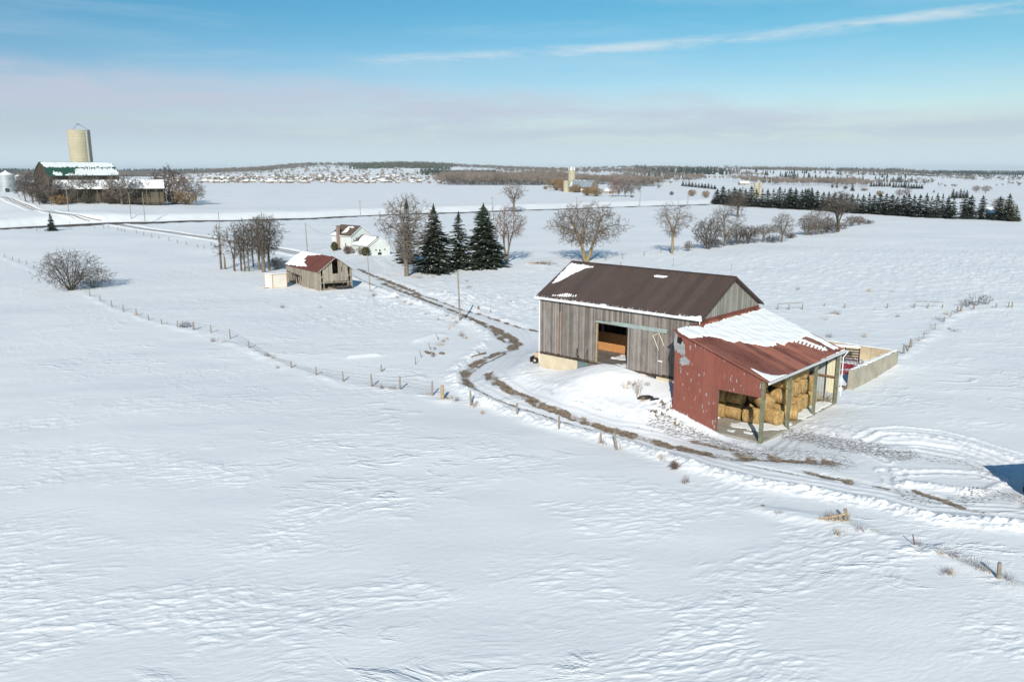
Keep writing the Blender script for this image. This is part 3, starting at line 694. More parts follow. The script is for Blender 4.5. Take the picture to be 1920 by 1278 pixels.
def snow_patch(parent, polys, zfun, mat=None, th=.07, cell=.12, jit=.12, rib=0.0, ribamp=0.0, seed=1, clip=None, holes=None, name='snow', lift=.015):
    """snow lying on a roof: irregular outline rasterised on the slope"""
    pts = np.concatenate([np.array([(p[0], p[1]) for p in P]) for P in polys])
    x0, y0 = pts.min(0) - .3; x1, y1 = pts.max(0) + .3
    xs = np.arange(x0, x1, cell); ys = np.arange(y0, y1, cell); X, Y = np.meshgrid(xs + cell / 2, ys + cell / 2, indexing='ij')
    jx = jit * fbm(X / .6, Y / .6, 3, seed); jy = jit * fbm(X / .6, Y / .6, 3, seed + 5)
    if rib: jy = jy + ribamp * (pn(np.floor((Y if rib < 0 else X) / abs(rib)) * 3.7 + .5, 0 * X + .3, seed + 9))
    jx2 = jx + (ribamp * pn(np.floor(Y / abs(rib)) * 3.7 + .5, 0 * X + .3, seed + 9) if rib < 0 else 0)
    if rib < 0: jy = jit * fbm(X / .6, Y / .6, 3, seed + 5)
    inside = np.zeros(X.shape, bool)
    for P in polys: inside |= inpoly(X + jx2, Y + jy, [(p[0], p[1]) for p in P])
    for P in (holes or []): inside &= ~inpoly(X + jx2, Y + jy, [(p[0], p[1]) for p in P])
    if clip: inside &= (X > clip[0]) & (X < clip[1]) & (Y > clip[2]) & (Y < clip[3])
    lab = np.zeros(inside.shape, int); comps = []
    for i0, j0 in zip(*[a.tolist() for a in np.nonzero(inside)]):
        if lab[i0, j0]: continue
        st = [(i0, j0)]; lab[i0, j0] = len(comps) + 1; cells = []
        while st:
            i, j = st.pop(); cells.append((i, j))
            for a, b in ((i - 1, j), (i + 1, j), (i, j - 1), (i, j + 1)):
                if 0 <= a < inside.shape[0] and 0 <= b < inside.shape[1] and inside[a, b] and not lab[a, b]: lab[a, b] = len(comps) + 1; st.append((a, b))
        comps.append(cells)
    big_ = max(len(c) for c in comps)
    comps = [c for c in comps if len(c) >= max(4, big_ * .004)]
    keep = np.zeros(inside.shape, bool)
    for c in comps:
        for i, j in c: keep[i, j] = True
    inside = keep
    comps.sort(key=len, reverse=True); comps = comps[:24]
    m = MB(); vid = {}
    def vtx(i, j, top):
        nonlocal m, vid
        k = (i, j, top)
        if k not in vid:
            x = x0 + i * cell; y = y0 + j * cell; edge = 0
            for di in (-1, 0):
                for dj in (-1, 0):
                    a, b = i + di, j + dj
                    if not (0 <= a < inside.shape[0] and 0 <= b < inside.shape[1] and inside[a, b]): edge = 1
            h = th * (.45 if edge else 1.0) * (1 + .5 * float(pn(x / .8, y / .8, seed + 3)))
            vid[k] = len(m.v); m.v.append((x, y, zfun(x, y) + lift + (h if top else -.0)))
        return vid[k]
    out = None
    for cells in comps:
      m = MB(); vid = {}
      for i, j in cells:
        m.f.append((vtx(i, j, 1), vtx(i + 1, j, 1), vtx(i + 1, j + 1, 1), vtx(i, j + 1, 1))); m.mi.append(0)
        for di, dj, a, b in ((-1, 0, (i, j + 1), (i, j)), (1, 0, (i + 1, j), (i + 1, j + 1)), (0, -1, (i, j), (i + 1, j)), (0, 1, (i + 1, j + 1), (i, j + 1))):
            ii, jj = i + di, j + dj
            if not (0 <= ii < inside.shape[0] and 0 <= jj < inside.shape[1] and inside[ii, jj]):
                m.f.append((vtx(*a, 0), vtx(*b, 0), vtx(*b, 1), vtx(*a, 1))); m.mi.append(0)
      o = m.build(name, mat or M_SNOW, parent, uv=False, smooth=False); out = out or o
    return out

def build_barn():
    L, W_, ze, zr = 20.0, 12.35, 5.9, 9.19
    loc = (BX, BY, BZ)
    t = thing('bank_barn', 'large weathered grey timber barn with brown metal roof and half open sliding door', 'barn', loc, BYAW)
    x0, x1, y0, y1 = .46, L - .46, .28, W_ - .28
    def top(y): return roofz(y, W_, ze, zr) - .14
    # front wall: boards around the doorway, the missing board and the ragged bottom
    m = MB(); th = .12
    DL, DR, DT = 8.16, 11.87, 4.09
    sl0, sl1 = 3.06, 3.28
    def wallbox(a0, a1, z0, z1): m.prism([(a0, y0, z0), (a1, y0, z0), (a1, y0, z1), (a0, y0, z1)], (0, th, 0))
    tz = top(y0)
    # each board run butts the next; bottoms uneven
    rng = random.Random(4)
    def run(a0, a1, z1=tz, dip=.06):
        a = a0
        while a < a1 - .01:
            b = min(a1, a + rng.choice((.2, .24, .28, .3))); wallbox(a, b - .008, rng.uniform(-dip, dip * .3), z1); a = b
    run(x0, sl0); run(sl1, 5.45); wallbox(5.45, 5.62, .95, tz); wallbox(5.63, 5.82, .25, tz); run(5.83, 6.76); wallbox(6.77, 6.92, 1.1, tz); run(6.93, DL)
    wallbox(DL, DR, DT, tz); run(DR, x1)
    fw = m.build('front_wall', M_BARN, t)
    m = MB()                                                           # gable walls
    for gx, nm in ((x0, 0), (x1 - th, 1)):
        yy0, yy1 = y0 + th + .003, y1 - th - .003
        m.prism([(gx, yy0, 0), (gx, yy1, 0), (gx, yy1, top(yy1)), (gx, W_ / 2, zr - .15), (gx, yy0, top(yy0))], (th, 0, 0))
    m.each('gable_wall', M_GABLE, t)
    m = MB(); m.box(x0, x1, y1 - th, y1, 0, top(y1)); m.build('back_wall', M_BARN, t)
    # sill beam
    m = MB()
    for a0, a1 in ((x0, 7.0), (13.2, x1)): m.prism([(a0, y0 - .04, -.30), (a1, y0 - .04, -.30), (a1, y0 - .04, -.055), (a0, y0 - .04, -.055)], (0, .2, 0))
    m.each('sill_beam', M_DARKW, t)
    m = MB()
    m.box(x0 - .03, 5.6, y0 - .02, y0 + .3, -2.6, -.305); m.box(x0 - .03, x0 + .3, y0 + .303, y1, -2.6, -.01)
    m.box(13.35, 14.1, y0 - .02, y0 + .3, -2.6, -.305); m.box(15.25, x1, y0 - .02, y0 + .3, -2.6, -.305); m.box(x0, x1, y1 - .3, y1, -2.4, -.01)
    m.each('foundation', M_CONC, t)
    m = MB(); m.box(14.103, 15.247, y0 + .06, y0 + .3, -1.2, -.31); m.box(7.0, 8.1, y0 + .1, y0 + .3, -1.2, -.31); m.each('foundation_board', M_BEAM, t)
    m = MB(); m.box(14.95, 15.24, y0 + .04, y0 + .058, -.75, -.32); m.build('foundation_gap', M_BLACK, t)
    m = MB(); m.box(5.61, 6.98, y0 + .03, y0 + .12, -1.6, -.31); m.build('plywood_patch', flat('teal_plywood', (.13, .18, .18), .8, .2, 3), t)
    # board seen in the missing slot
    m = MB(); m.box(sl0 + .01, sl1 - .04, y0 + .13, y0 + .16, 0, 4.6); m.build('inner_board', flat('orange_board', (.34, .16, .07), .8, .3, 3), t)
    # roof
    rf = gable_roof('roof', t, L, W_, ze, zr, M_BROOF, .12)
    m = MB()
    for gx in (-.02, L - .02):
        for s in (0, 1):
            ya, yb = (0, W_ / 2) if s == 0 else (W_, W_ / 2)
            m.prism([(gx, ya, ze + .02), (gx + .04, ya, ze + .02), (gx + .04, yb, zr + .02), (gx, yb, zr + .02)], (0, 0, -.24))
    m.each('barge_board', flat('brown_barge', (.06, .035, .03), .6, .2, 2), rf)
    m = MB(); m.box(.0, L, W_ / 2 - .16, W_ / 2 + .16, zr - .04, zr + .035); m.build('ridge_cap', flat('ridge_brown', (.06, .04, .036), .5, .15, 2), rf)
    g = MB(); g.box(-.03, L + .02, -.155, -.012, ze - .19, ze - .05); g.build('gutter', M_WHITE, t)
    m = MB(); m.tube((x0 - .05, y0 - .06, ze - .2), (x0 - .05, y0 - .06, -1.3), .045); m.build('downpipe', M_WHITE, t)
    m = MB(); m.tube((L - .15, -.08, ze - .18), (L - .15, -.08, ze - .5), .045); m.build('downpipe', M_WHITE, t)
    m = MB()                                                            # snow and icicles in the gutter
    a = -.02
    while a < L:
        b = a + rng.uniform(.15, .5); h = rng.uniform(.01, .07) * (1.3 if 5 < a < 10 or a > 17 else .6); m.box(a, min(b, L), -.14, .06, ze - .05, ze + .0 + h); a = b + rng.uniform(0, .12)
    for k in range(46): a = rng.uniform(0, L); m.tube((a, -.1, ze + .02), (a + rng.uniform(-.05, .05), .15, ze + .16 + rng.uniform(0, .05)), .022, .01, 4)
    m.build('gutter_snow', M_SNOW, t, uv=False)
    k_ = (zr - ze) / (W_ / 2); nrm = Vector((0, -k_, 1)).normalized()
    def rp(px, py): p = local_plane(px, py, loc, BYAW, (0, 0, ze), nrm); return (p.x, p.y)
    zf = lambda x, y: ze + k_ * y
    tri = [rp(*p) for p in ((1071, 493), (1076, 494), (1114, 500), (1112, 502), (1098, 503), (1084, 509), (1072, 515), (1060, 521), (1048, 528), (1034, 532), (1036, 529), (1056, 508))]
    snow_patch(rf, [tri], zf, jit=.15, seed=3, clip=(.12, L, .05, W_ / 2 - .2), cell=.09)
    p2 = [rp(*p) for p in ((1226, 517), (1248, 517), (1252, 519), (1240, 521), (1228, 519.5))]
    p3 = [rp(*p) for p in ((1102, 572.5), (1110, 570.5), (1130, 570.5), (1137, 573.5), (1128, 576), (1108, 573))]
    p4 = [rp(*p) for p in ((1266, 598), (1280, 594), (1315, 593), (1314, 600), (1290, 600))]
    p5 = [rp(*p) for p in ((1150, 578), (1157, 577), (1158, 580), (1150, 580))]
    snow_patch(rf, [p2, p3, p4, p5], zf, jit=.14, seed=6, clip=(.1, L - .05, .03, W_ / 2 - .2), cell=.07)
    strips = [[rp(x, y0_), rp(x + w_, y0_), rp(x + w_ - 2.2, y1_), rp(x - 2.2, y1_)] for x, y0_, y1_, w_ in ((1037, 553, 555, 2.4), (1041, 553.5, 555.5, 2), (1046, 553, 555, 2.4), (1050, 552, 556, 2.4), (1054, 551.5, 556, 2.6), (1058.5, 551, 556.5, 2.6), (1062.5, 550.5, 556.8, 2.6), (1066.5, 551, 556.8, 2.4), (1070, 552, 556.5, 2), (1075, 554, 556.5, 1.6), (1080, 553, 556, 1.6))]
    snow_patch(rf, strips, zf, jit=.05, seed=8, cell=.05)
    # doorway timber, door, track
    m = MB(); m.box(DL - .16, DL - .005, y0 - .05, y0 - .004, -.05, DT + .12); m.build('door_jamb', M_TAN, t)
    m = MB(); m.box(DL - .2, 16.3, y0 - .15, y0 - .04, DT - .02, DT + .20); m.prism([(DL + 1.8, y0 - .15, DT + .2), (16.35, y0 - .15, DT + .2), (16.35, y0 - .04, DT + .32), (DL + 1.8, y0 - .04, DT + .32)], (0, 0, .02)); m.build('door_track', M_TRACK, t)
    m = MB(); m.box(DL - .15, DL + 2.6, y0 - .19, y0 - .153, DT + .01, DT + .06); m.build('track_pole', M_POST, t)
    m = MB(); a = DR
    while a < 15.98: b = min(15.98, a + rng.choice((.2, .24, .28))); m.box(a, b - .008, y0 - .11, y0 - .055, rng.uniform(-.12, -.04), DT - .03); a = b
    dr = m.build('sliding_door', M_BARN, t)
    m = MB(); m.box(15.5, 15.95, y0 - .2, y0 - .115, 1.25, 1.36); m.build('door_handle', M_WHITE, dr)
    m = MB()                                                            # loose pale laths hanging by the door top
    y = y0 - .16
    m.beam((14.75, y, 3.62), (15.55, y - .02, 4.02), .07); m.beam((14.85, y - .03, 3.65), (15.55, y - .1, 2.35), .07); m.beam((15.5, y - .03, 3.98), (16.1, y - .05, 2.85), .07)
    m.each('loose_lath', flat('pale_lath', (.55, .5, .38), .8, .15, 3), t)
    # inside
    m = MB(); m.box(x0 + .31, x1 - .13, y0 + .13, y1 - .31, -.2, -.03)
    m.build('floor', flat('barn_floor', (.17, .15, .13), .9, .3, 1), t)
    flr = lambda x, y: -.03
    snow_patch(t, [[(8.2, .5), (11.7, .45), (11.7, 3.6), (10.2, 4.6), (8.2, 4.9)]], flr, th=.06, seed=11, jit=.5, cell=.12, holes=[[(8.1, .5), (10.3, .5), (11.2, 2.), (10, 2.8), (8.1, 2.2)]], name='drifted_snow')
    m = MB(); m.box(3.2, 10.9, 5.2, 5.3, -.02, 2.0); m.build('partition', M_OSB, t)
    m = MB(); m.box(1, 19, 8.0, 8.1, -.02, 7.0); m.box(11.3, 11.4, 4.2, 8.0, -.02, 5.0); m.each('inner_wall', M_DARKW, t)
    m = MB()
    for a, b in ((8.2, 5.45), (11.1, 5.3), (5.0, 5.45), (12.45, 1.2)): m.beam((a, b, -.02), (a, b, 6.2), .26)
    m.beam((1, 5.45, 4.6), (19, 5.45, 4.6), .26); m.each('post', M_BEAM, t)

    # ---- lean-to -------------------------------------------------------------
    sh = thing('hay_shed', 'red sheet metal lean-to full of round hay bales on the end of the big barn', 'shed', loc, BYAW)
    sx0, sx1, sy0, sy1, zt_, zb_ = 19.56, 28.55, -3.95, 12.45, 5.43, 2.30
    kk = (zt_ - zb_) / (sx1 - 19.5)
    rz = lambda x, y=0: zt_ - kk * (x - 19.5)
    m = MB(); m.prism([(sx0 - .12, sy0, rz(sx0 - .12)), (sx1, sy0, rz(sx1)), (sx1, sy1, rz(sx1)), (sx0 - .12, sy1, rz(sx0 - .12))], (0, 0, -.05))
    sr = m.build('roof', M_RROOF, sh)
    m = MB()
    for yy in np.arange(sy0 + .4, sy1, 2.0): m.beam((sx0, yy, rz(sx0) - .15), (sx1 - .1, yy, rz(sx1 - .1) - .15), .14)
    m.each('rafter', M_BEAM, sh)
    m = MB(); m.box(sx1 - .02, sx1 + .06, sy0 - .02, sy1 + .1, rz(sx1) - .20, rz(sx1) + .0); m.build('fascia', M_WHITE, sh)
    m = MB(); m.box(sx1 + .06, sx1 + .14, sy0, sy1 + .1, rz(sx1) - .12, rz(sx1) - .02); m.build('gutter', flat('gutter_grey', (.55, .58, .6), .5, .1, 2), sh)
    # end wall of red sheet, opening at its right
    wy = -3.72; rt = lambda x: rz(x) - .06
    zl, zo = -4.0, .835
    m = MB(); m.prism([(19.62, wy, -3.2), (24.0, wy, zl), (24.0, wy, zo), (28.2, wy, zo), (28.2, wy, rt(28.2)), (19.62, wy, rt(19.62))], (0, .04, 0))
    w1 = m.build('end_wall', M_RWALL, sh)
    m = MB(); m.box(19.56, 19.6, wy + .045, .25, -3.0, 4.9); m.build('side_wall', M_RWALL, sh)
    # bare galvanised area near the top corner, with its little hole and a rake of peeled flakes
    galv = flat('bare_galvanised', (.27, .285, .285), .5, .2, 2)
    def wp(px, py): p = local_plane(px, py, loc, BYAW, (0, wy - .004, 0), Vector((0, 1, 0))); return (p.x, p.z)
    def sc_(p): return wp(1240 + p[0] / 4.174, 560 + p[1] / 4.174)
    def flake(pts, mm):
        if len(pts) < 8 or max(p[0] for p in pts) - min(p[0] for p in pts) > .5:
            q = []
            for i in range(len(pts)):
                a_, b_ = pts[i], pts[(i + 1) % len(pts)]
                for k_ in range(5): u_ = k_ / 5; q.append((a_[0] + (b_[0] - a_[0]) * u_ + rg.uniform(-.045, .045), a_[1] + (b_[1] - a_[1]) * u_ + rg.uniform(-.09, .09)))
            pts = q
        mm.prism([(x, wy - .001, z) for x, z in pts], (0, -.006, 0))
    rg = random.Random(9); m = MB()
    flake([sc_(p) for p in ((110, 262), (126, 270), (122, 345), (118, 395), (104, 410), (100, 350))], m)
    flake([sc_(p) for p in ((122, 345), (165, 330), (182, 360), (185, 400), (190, 430), (160, 440), (140, 425), (128, 415), (118, 395))], m)
    flake([sc_(p) for p in ((140, 462), (170, 455), (190, 452), (210, 475), (222, 490), (215, 515), (190, 522), (160, 520), (140, 500), (150, 482))], m)
    flake([sc_(p) for p in ((168, 440), (182, 440), (180, 458), (168, 456))], m)
    for cx, cy, w_, h_ in ((227, 380, 10, 42), (266, 365, 9, 36), (312, 376, 7, 22), (350, 376, 6, 20), (204, 587, 14, 18), (295, 596, 13, 22), (232, 636, 8, 30), (92, 652, 14, 18), (168, 668, 7, 18), (551, 605, 7, 18), (590, 640, 9, 30), (622, 680, 8, 18), (567, 710, 8, 34), (645, 710, 7, 10), (352, 748, 13, 26), (302, 720, 7, 34), (372, 815, 9, 28), (408, 815, 10, 18), (320, 840, 7, 34), (330, 880, 8, 30), (355, 875, 7, 16), (82, 780, 8, 20), (232, 850, 5, 12), (205, 905, 5, 26), (401, 965, 13, 44), (415, 1000, 10, 30), (240, 512, 20, 6), (148, 540, 6, 22)):
        pts = []
        for k in range(8):
            a = k / 8 * 6.283; r = rg.uniform(.75, 1.15); pts.append(sc_((cx + math.cos(a) * w_ / 2 * r, cy + math.sin(a) * h_ / 2 * r)))
        flake(pts, m)
    m.each('peeled_patch', galv, w1)
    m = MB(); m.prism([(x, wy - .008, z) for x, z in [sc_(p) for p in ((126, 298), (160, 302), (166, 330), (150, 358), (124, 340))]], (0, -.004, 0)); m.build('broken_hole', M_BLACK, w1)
    m = MB()                                                     # rust tinted barge along the sloping edge
    m.prism([(19.5, wy - .03, rz(19.5) - .01), (sx1, wy - .03, rz(sx1) - .01), (sx1, wy - .03, rz(sx1) - .12), (19.5, wy - .03, rz(19.5) - .12)], (0, .025, 0)); m.build('barge_board', flat('greyed_barge', (.30, .24, .21), .8, .3, 3), sh)
    m = MB(); m.box(19.56, 24.0, wy + .045, wy + .12, 1.9, 2.0); m.box(24.0, 28.2, wy + .045, wy + .13, zo, zo + .14); m.box(23.86, 24.0, wy + .041, wy + .18, -3.3, zo); m.each('girt', M_BEAM, sh)
    # posts of the open side
    gz = -.2 - BZ
    for b, mt, r in ((-3.62, M_GPOST, .14), (1.48, M_GPOST, .12), (7.0, M_GPOST, .12), (12.2, M_GPOST, .13)):
        m = MB(); m.box(28.0 - r, 28.0 + r, b - r, b + r, gz - .8, rz(28.0) - .2); m.build('post', mt, sh)
    m = MB(); m.box(27.85, 28.15, -3.6, 12.3, rz(28.) - .34, rz(28) - .2); m.build('header_beam', M_BEAM, sh)
    m = MB(); m.tube((28.72, 12.55, rz(sx1) - .1), (28.3, 12.6, rz(sx1) - .75), .05); m.tube((28.3, 12.6, rz(sx1) - .75), (28.3, 12.6, gz + .75), .05); m.build('downpipe', M_WHITE, sh)
    # far end wall: upright panels between studs
    yf = 12.3
    m = MB(); m.prism([(19.6, yf, gz - .3), (28.2, yf, gz - .3), (28.2, yf, rt(28.2)), (19.6, yf, rt(19.6))], (0, .05, 0)); fw_ = m.build('far_wall', M_GREY, sh)
    m = MB(); m.box(27.0, 27.82, yf - .012, yf - .002, gz + 1.0, 1.15); m.build('cream_panel', M_CREAM, fw_)
    m = MB()
    for xx in np.arange(20.2, 28, .95): m.box(xx, xx + .09, yf - .1, yf - .015, gz - .2, rt(xx) - .02)
    m.each('stud', M_DARKW, fw_)
    m = MB(); m.box(19.7, 27.9, yf - .16, yf - .103, -.55, -.35); m.box(19.7, 27.9, yf - .16, yf - .103, 1.35, 1.5); m.each('girt', M_BROWNW, sh)
    m = MB(); m.box(19.54, 19.6, .3, 12.2, gz - .3, 4.8); m.build('back_lining', M_DARKW, sh)
    m = MB(); m.box(19.65, 28.1, wy + .05, yf - .02, gz - .6, gz + .13); slab = m.build('floor', M_SLAB, sh)
    fz = lambda x, y: gz + .13
    snow_patch(slab, [[(24.2, -1.6), (26.6, -1.2), (28.0, .9), (27.9, 3.2), (26.5, 2.2), (24.0, -.2)], [(26.4, 4.4), (28.0, 4.6), (28.0, 11.8), (26.7, 12.0), (26.6, 10.4)], [(25.6, -2.2), (26.6, -2.4), (26.4, -1.7)], [(24.4, -2.6), (25.2, -2.8), (25, -2.3)]], fz, th=.05, jit=.5, seed=21, cell=.1)
    m = MB(); random.seed(3)                                       # hay litter and brush in the far corner
    for k in range(70):
        a = Vector((random.uniform(25.6, 27.6), random.uniform(11.2, 12.1), gz + .15)); m.tube(a, a + Vector((random.uniform(-.9, .9), random.uniform(-.4, .3), random.uniform(.3, 1.2))), .018, .008, 3, False)
    tag(m.build('brush_pile', M_BARKY, None), 'heap of dry sticks in the far corner of the open hay shed', 'brush'); o = bpy.data.objects['brush_pile']; o.location = loc; o.rotation_euler = (0, 0, BYAW)
    # snow on the lean-to roof
    nr = Vector((kk, 0, 1)).normalized()
    def sp(px, py): p = local_plane(px, py, loc, BYAW, (19.5, 0, zt_), nr); return (p.x, p.y)
    def z2(p): return sp(1240 + p[0] / 4.174, 560 + p[1] / 4.174)
    big = [z2(p) for p in ((122, 245), (190, 222), (250, 216), (300, 218), (338, 238), (350, 208), (480, 168), (640, 122), (770, 92), (805, 66), (850, 96), (1000, 180), (1200, 290), (1385, 388), (1350, 398), (1300, 375), (1250, 345), (1190, 315), (1130, 295), (1070, 330), (980, 340), (960, 365), (905, 345), (875, 372), (800, 372), (720, 355), (640, 345), (600, 325), (580, 348), (520, 335), (470, 312), (420, 300), (340, 292), (300, 305), (220, 308), (160, 275))]
    snow_patch(sr, [big], rz, jit=.10, rib=-.3, ribamp=.14, seed=31, cell=.09, th=.10, clip=(19.5, 28.5, -3.9, 12.4))
    teeth = []
    for k in range(9):
        x = 1035 + k * 30; y = 318 + max(0, k - 1) * 9.5
        teeth.append([z2((x, y - 8)), z2((x + 13, y - 2)), z2((x - 6, y + 26)), z2((x - 20, y + 22))])
    teeth.append([z2(p) for p in ((1080, 325), (1120, 320), (1300, 400), (1290, 408), (1200, 365))])
    fr = [z2(p) for p in ((690, 540), (770, 575), (860, 600), (930, 602), (1000, 590), (1100, 548), (1434, 398), (1436, 404), (990, 600), (900, 640), (858, 652), (800, 615))]
    snow_patch(sr, teeth + [fr], rz, jit=.04, seed=35, cell=.06, th=.06, clip=(19.5, 28.54, -3.93, 12.4))
    m = MB(); m.box(19.545, 19.59, .1, 12.2, rz(19.55) - .02, rz(19.55) + .28); m.build('flashing', M_RTIN, sh)

    # ---- round bales ---------------------------------------------------------
    def bale_mesh(seed):
        rg = random.Random(seed); m = MB(); n = 24; R = .735; H = .715; prof = [(0, -H), (.3, -H * 1.02), (.6, -H), (R * .95, -H * .96), (R, -H * .9), (R * 1.02, -H * .4), (R * 1.03, 0), (R * 1.02, H * .4), (R, H * .9), (R * .95, H * .96), (.6, H), (.3, H * 1.02), (0, H)]
        for r, h in prof:
            for i in range(n):
                a = 2 * math.pi * i / n; rr = r * (1 + rg.uniform(-.022, .022)); sq = 1 - .05 * max(0, -math.cos(a))
                m.v.append((h + rg.uniform(-.015, .015), rr * math.sin(a), -rr * math.cos(a) * sq))
        for j in range(len(prof) - 1):
            for i in range(n): k = (i + 1) % n; m.f.append((j * n + i, j * n + k, (j + 1) * n + k, (j + 1) * n + i)); m.mi.append(0)
        o = m.build('round_bale', M_STRAW); 
        for p in o.data.polygons: p.use_smooth = True
        # uv: u along the wrap position, v around
        ul = o.data.uv_layers[0]
        for lp in o.data.loops:
            c = o.data.vertices[lp.vertex_index].co; r = math.hypot(c.y, c.z)
            ul.data[lp.index].uv = (c.x * 1.0 + seed * 3.3 if abs(c.x) < H * .93 else r + 9 + seed, math.atan2(c.y, -c.z) * .72)
        return o
    protos = [bale_mesh(k) for k in range(3)]
    used = [False] * 3
    zb = gz + .13 + .72
    spots = []
    A = [20.45, 21.9, 23.35, 24.8, 26.25]
    tw = ['bottom', 'middle', 'top']; rowb = [.55, .55, .9, 2.3, 3.6]
    for i in range(5):
        for tr in (0, 1, 2):
            spots.append((A[i], rowb[i] + (.75 if tr == 2 and i < 2 else 0), zb + tr * 1.45, 90, 0, f'{tw[tr]} bale in the {ordn(i + 1)} column of the stack, counted from the barn'))
    for j, b in enumerate((5.25, 6.75, 8.25, 9.75)):
        for tr in (0, 1, 2):
            if tr == 2 and j == 3: continue
            spots.append((26.25 + (-.35 if tr else 0), b, zb + tr * 1.45, 90, 0, f'{tw[tr]} bale on the open side of the stack, {ordn(j + 1)} row back'))
    spots += [(25.05, .75, zb, 97, 0, 'loose bale on the floor, nearest the red wall opening'), (26.6, 1.75, zb, 72, 0, 'loose bale on the floor, middle of the three loose ones'), (27.05, 4.0, zb, 112, 0, 'loose bale at the open edge of the shed beside the second post'),
              (25.7, 1.5, zb + 1.3, 65, .35, 'tilted bale lying on top of the loose bales'), (25.6, 4.6, zb + 2.84, 20, 0, 'dark round bale end lying across the top of the stack')]
    for k, (a, b, z, rz_, tilt, lb) in enumerate(spots):
        p = protos[k % 3]; w = bw(a, b); R_ = BYAW + math.radians(rz_ - 90)
        if not used[k % 3]: o = p; used[k % 3] = True
        else: o = p.copy(); COL.objects.link(o)
        o.location = (w[0], w[1], z + BZ); o.rotation_euler = (tilt + (k * 1.7) % .5 - .25, tilt, R_)
        tag(o, lb, 'hay bale', 'round hay bales stacked in the open shed')

    # ---- bunker walls ----------------------------------------------------------
    bt = thing('bunker_wall', 'L-shaped concrete bunker wall with snow on top behind the hay shed', 'wall', loc, BYAW)
    z0 = -BZ - .4; zt2 = -BZ + 1.95
    a = 26.95; b = 18.1; k = 0
    m = MB()
    while b < 32.0:
        b2 = min(b + 2.35, 32.0); m.box(a, a + .5, b, b2 - .06, z0, zt2 - .10 * (k % 3) * .3 - k * .03); b = b2; k += 1
    m.box(a + .06, a + .44, 18.15, 31.9, z0, zt2 - .25)
    m.each('long_panel', M_BLOCK, bt)
    m = MB(); c = 26.90; k = 0
    while c > 12: m.box(c - 2.32, c, 31.5, 31.9, z0, zt2 - .2); c -= 2.35
    m.box(12, 26.8, 31.56, 31.84, z0, zt2 - .3); m.each('back_panel', flat('bunker_tan', (.50, .41, .27), .9, .15, .7), bt)
    snow_patch(bt, [[(a + .02, 18.2), (a + .45, 18.5), (a + .42, 31.8), (a + .03, 31.6)]], lambda x, y: zt2 - (y - 18) * .012 - .02, th=.10, jit=.25, seed=44, cell=.1)
    snow_patch(bt, [[(12, 31.52), (26.8, 31.52), (26.8, 31.88), (12, 31.88)]], lambda x, y: zt2 - .2, th=.08, jit=.05, seed=46, cell=.1)
    # black slatted feeder panel
    fp = thing('slatted_feeder', 'black slatted cattle feeder capped with snow inside the concrete bunker', 'feeder', (*bw(21.9, 28.2), .25), BYAW + .35)
    m = MB()
    for j in range(5): m.box(-2.4, 2.4, -.03, .03, .25 + j * .3, .40 + j * .3)
    m.each('slat', M_BLACKP, fp)
    m = MB()
    for xx in (-2.4, -.8, .8, 2.3): m.box(xx, xx + .12, .035, .12, -.1, 1.8)
    for xx in (-2.4, 2.35): m.beam((xx, .1, 1.6), (xx, 1.1, 0), .08)
    m.each('frame', M_BLACKP, fp)
    m = MB(); m.box(-2.42, 2.42, -.12, .35, 1.80, 1.92); m.box(-2.2, 2.3, -.08, .3, 1.92, 1.98); m.build('snow', M_SNOW, fp)
    # red round ring feeder
    rf_ = thing('ring_feeder', 'red round bale ring feeder with slanted bars inside the concrete bunker', 'feeder', (*bw(24.4, 23.6), .25), 0)
    m = MB(); n = 36; R = 1.75
    for hz in (.55, 1.35):
        for i in range(n): t0, t1 = 2 * math.pi * i / n, 2 * math.pi * (i + 1) / n; rr = R * (1 if hz < 1 else 1.12); m.tube((rr * math.cos(t0), rr * math.sin(t0), hz), (rr * math.cos(t1), rr * math.sin(t1), hz), .035, None, 5, False)
    m.build('rim', M_REDP, rf_)
    m = MB()
    for i in range(26): t0 = 2 * math.pi * i / 26; t1 = t0 + .22; m.tube((R * math.cos(t0), R * math.sin(t0), .55), (R * 1.12 * math.cos(t1), R * 1.12 * math.sin(t1), 1.35), .025, None, 5, False)
    m.each('bar', M_REDP, rf_)
    m = MB()
    for i in range(n): t0, t1 = 2 * math.pi * i / n, 2 * math.pi * (i + 1) / n; m.poly([(R * math.cos(t0), R * math.sin(t0), 0), (R * math.cos(t1), R * math.sin(t1), 0), (R * math.cos(t1), R * math.sin(t1), .55), (R * math.cos(t0), R * math.sin(t0), .55)])
    m.build('skirt', M_REDP, rf_)
    # snow drift inside the bunker
    m = MB(); gx, gy = np.meshgrid(np.linspace(20.2, 26.9, 22), np.linspace(16.5, 31.4, 34), indexing='ij')
    for x, y in zip(gx.ravel(), gy.ravel()):
        e = min(1, (x - 20.2) / 1.5, (y - 16.5) / 1.2, 1); m.v.append((x, y, -BZ - .1 + max(0, e) * (.35 + .45 * math.exp(-((y - 20) / 2) ** 2) + .22 * float(pn(x / 1.5, y / 1.5, 3)))))
    for i in range(21):
        for j in range(33): m.f.append((i * 34 + j, (i + 1) * 34 + j, (i + 1) * 34 + j + 1, i * 34 + j + 1)); m.mi.append(0)
    o = m.build('snow_drift', M_SNOW, None, smooth=True, uv=False); o.location = loc; o.rotation_euler = (0, 0, BYAW); tag(o, 'snow drifted deep inside the concrete bunker', 'snow', kind='structure')
    # stone rubble at the bunker mouth
    m = MB(); rg = random.Random(2)
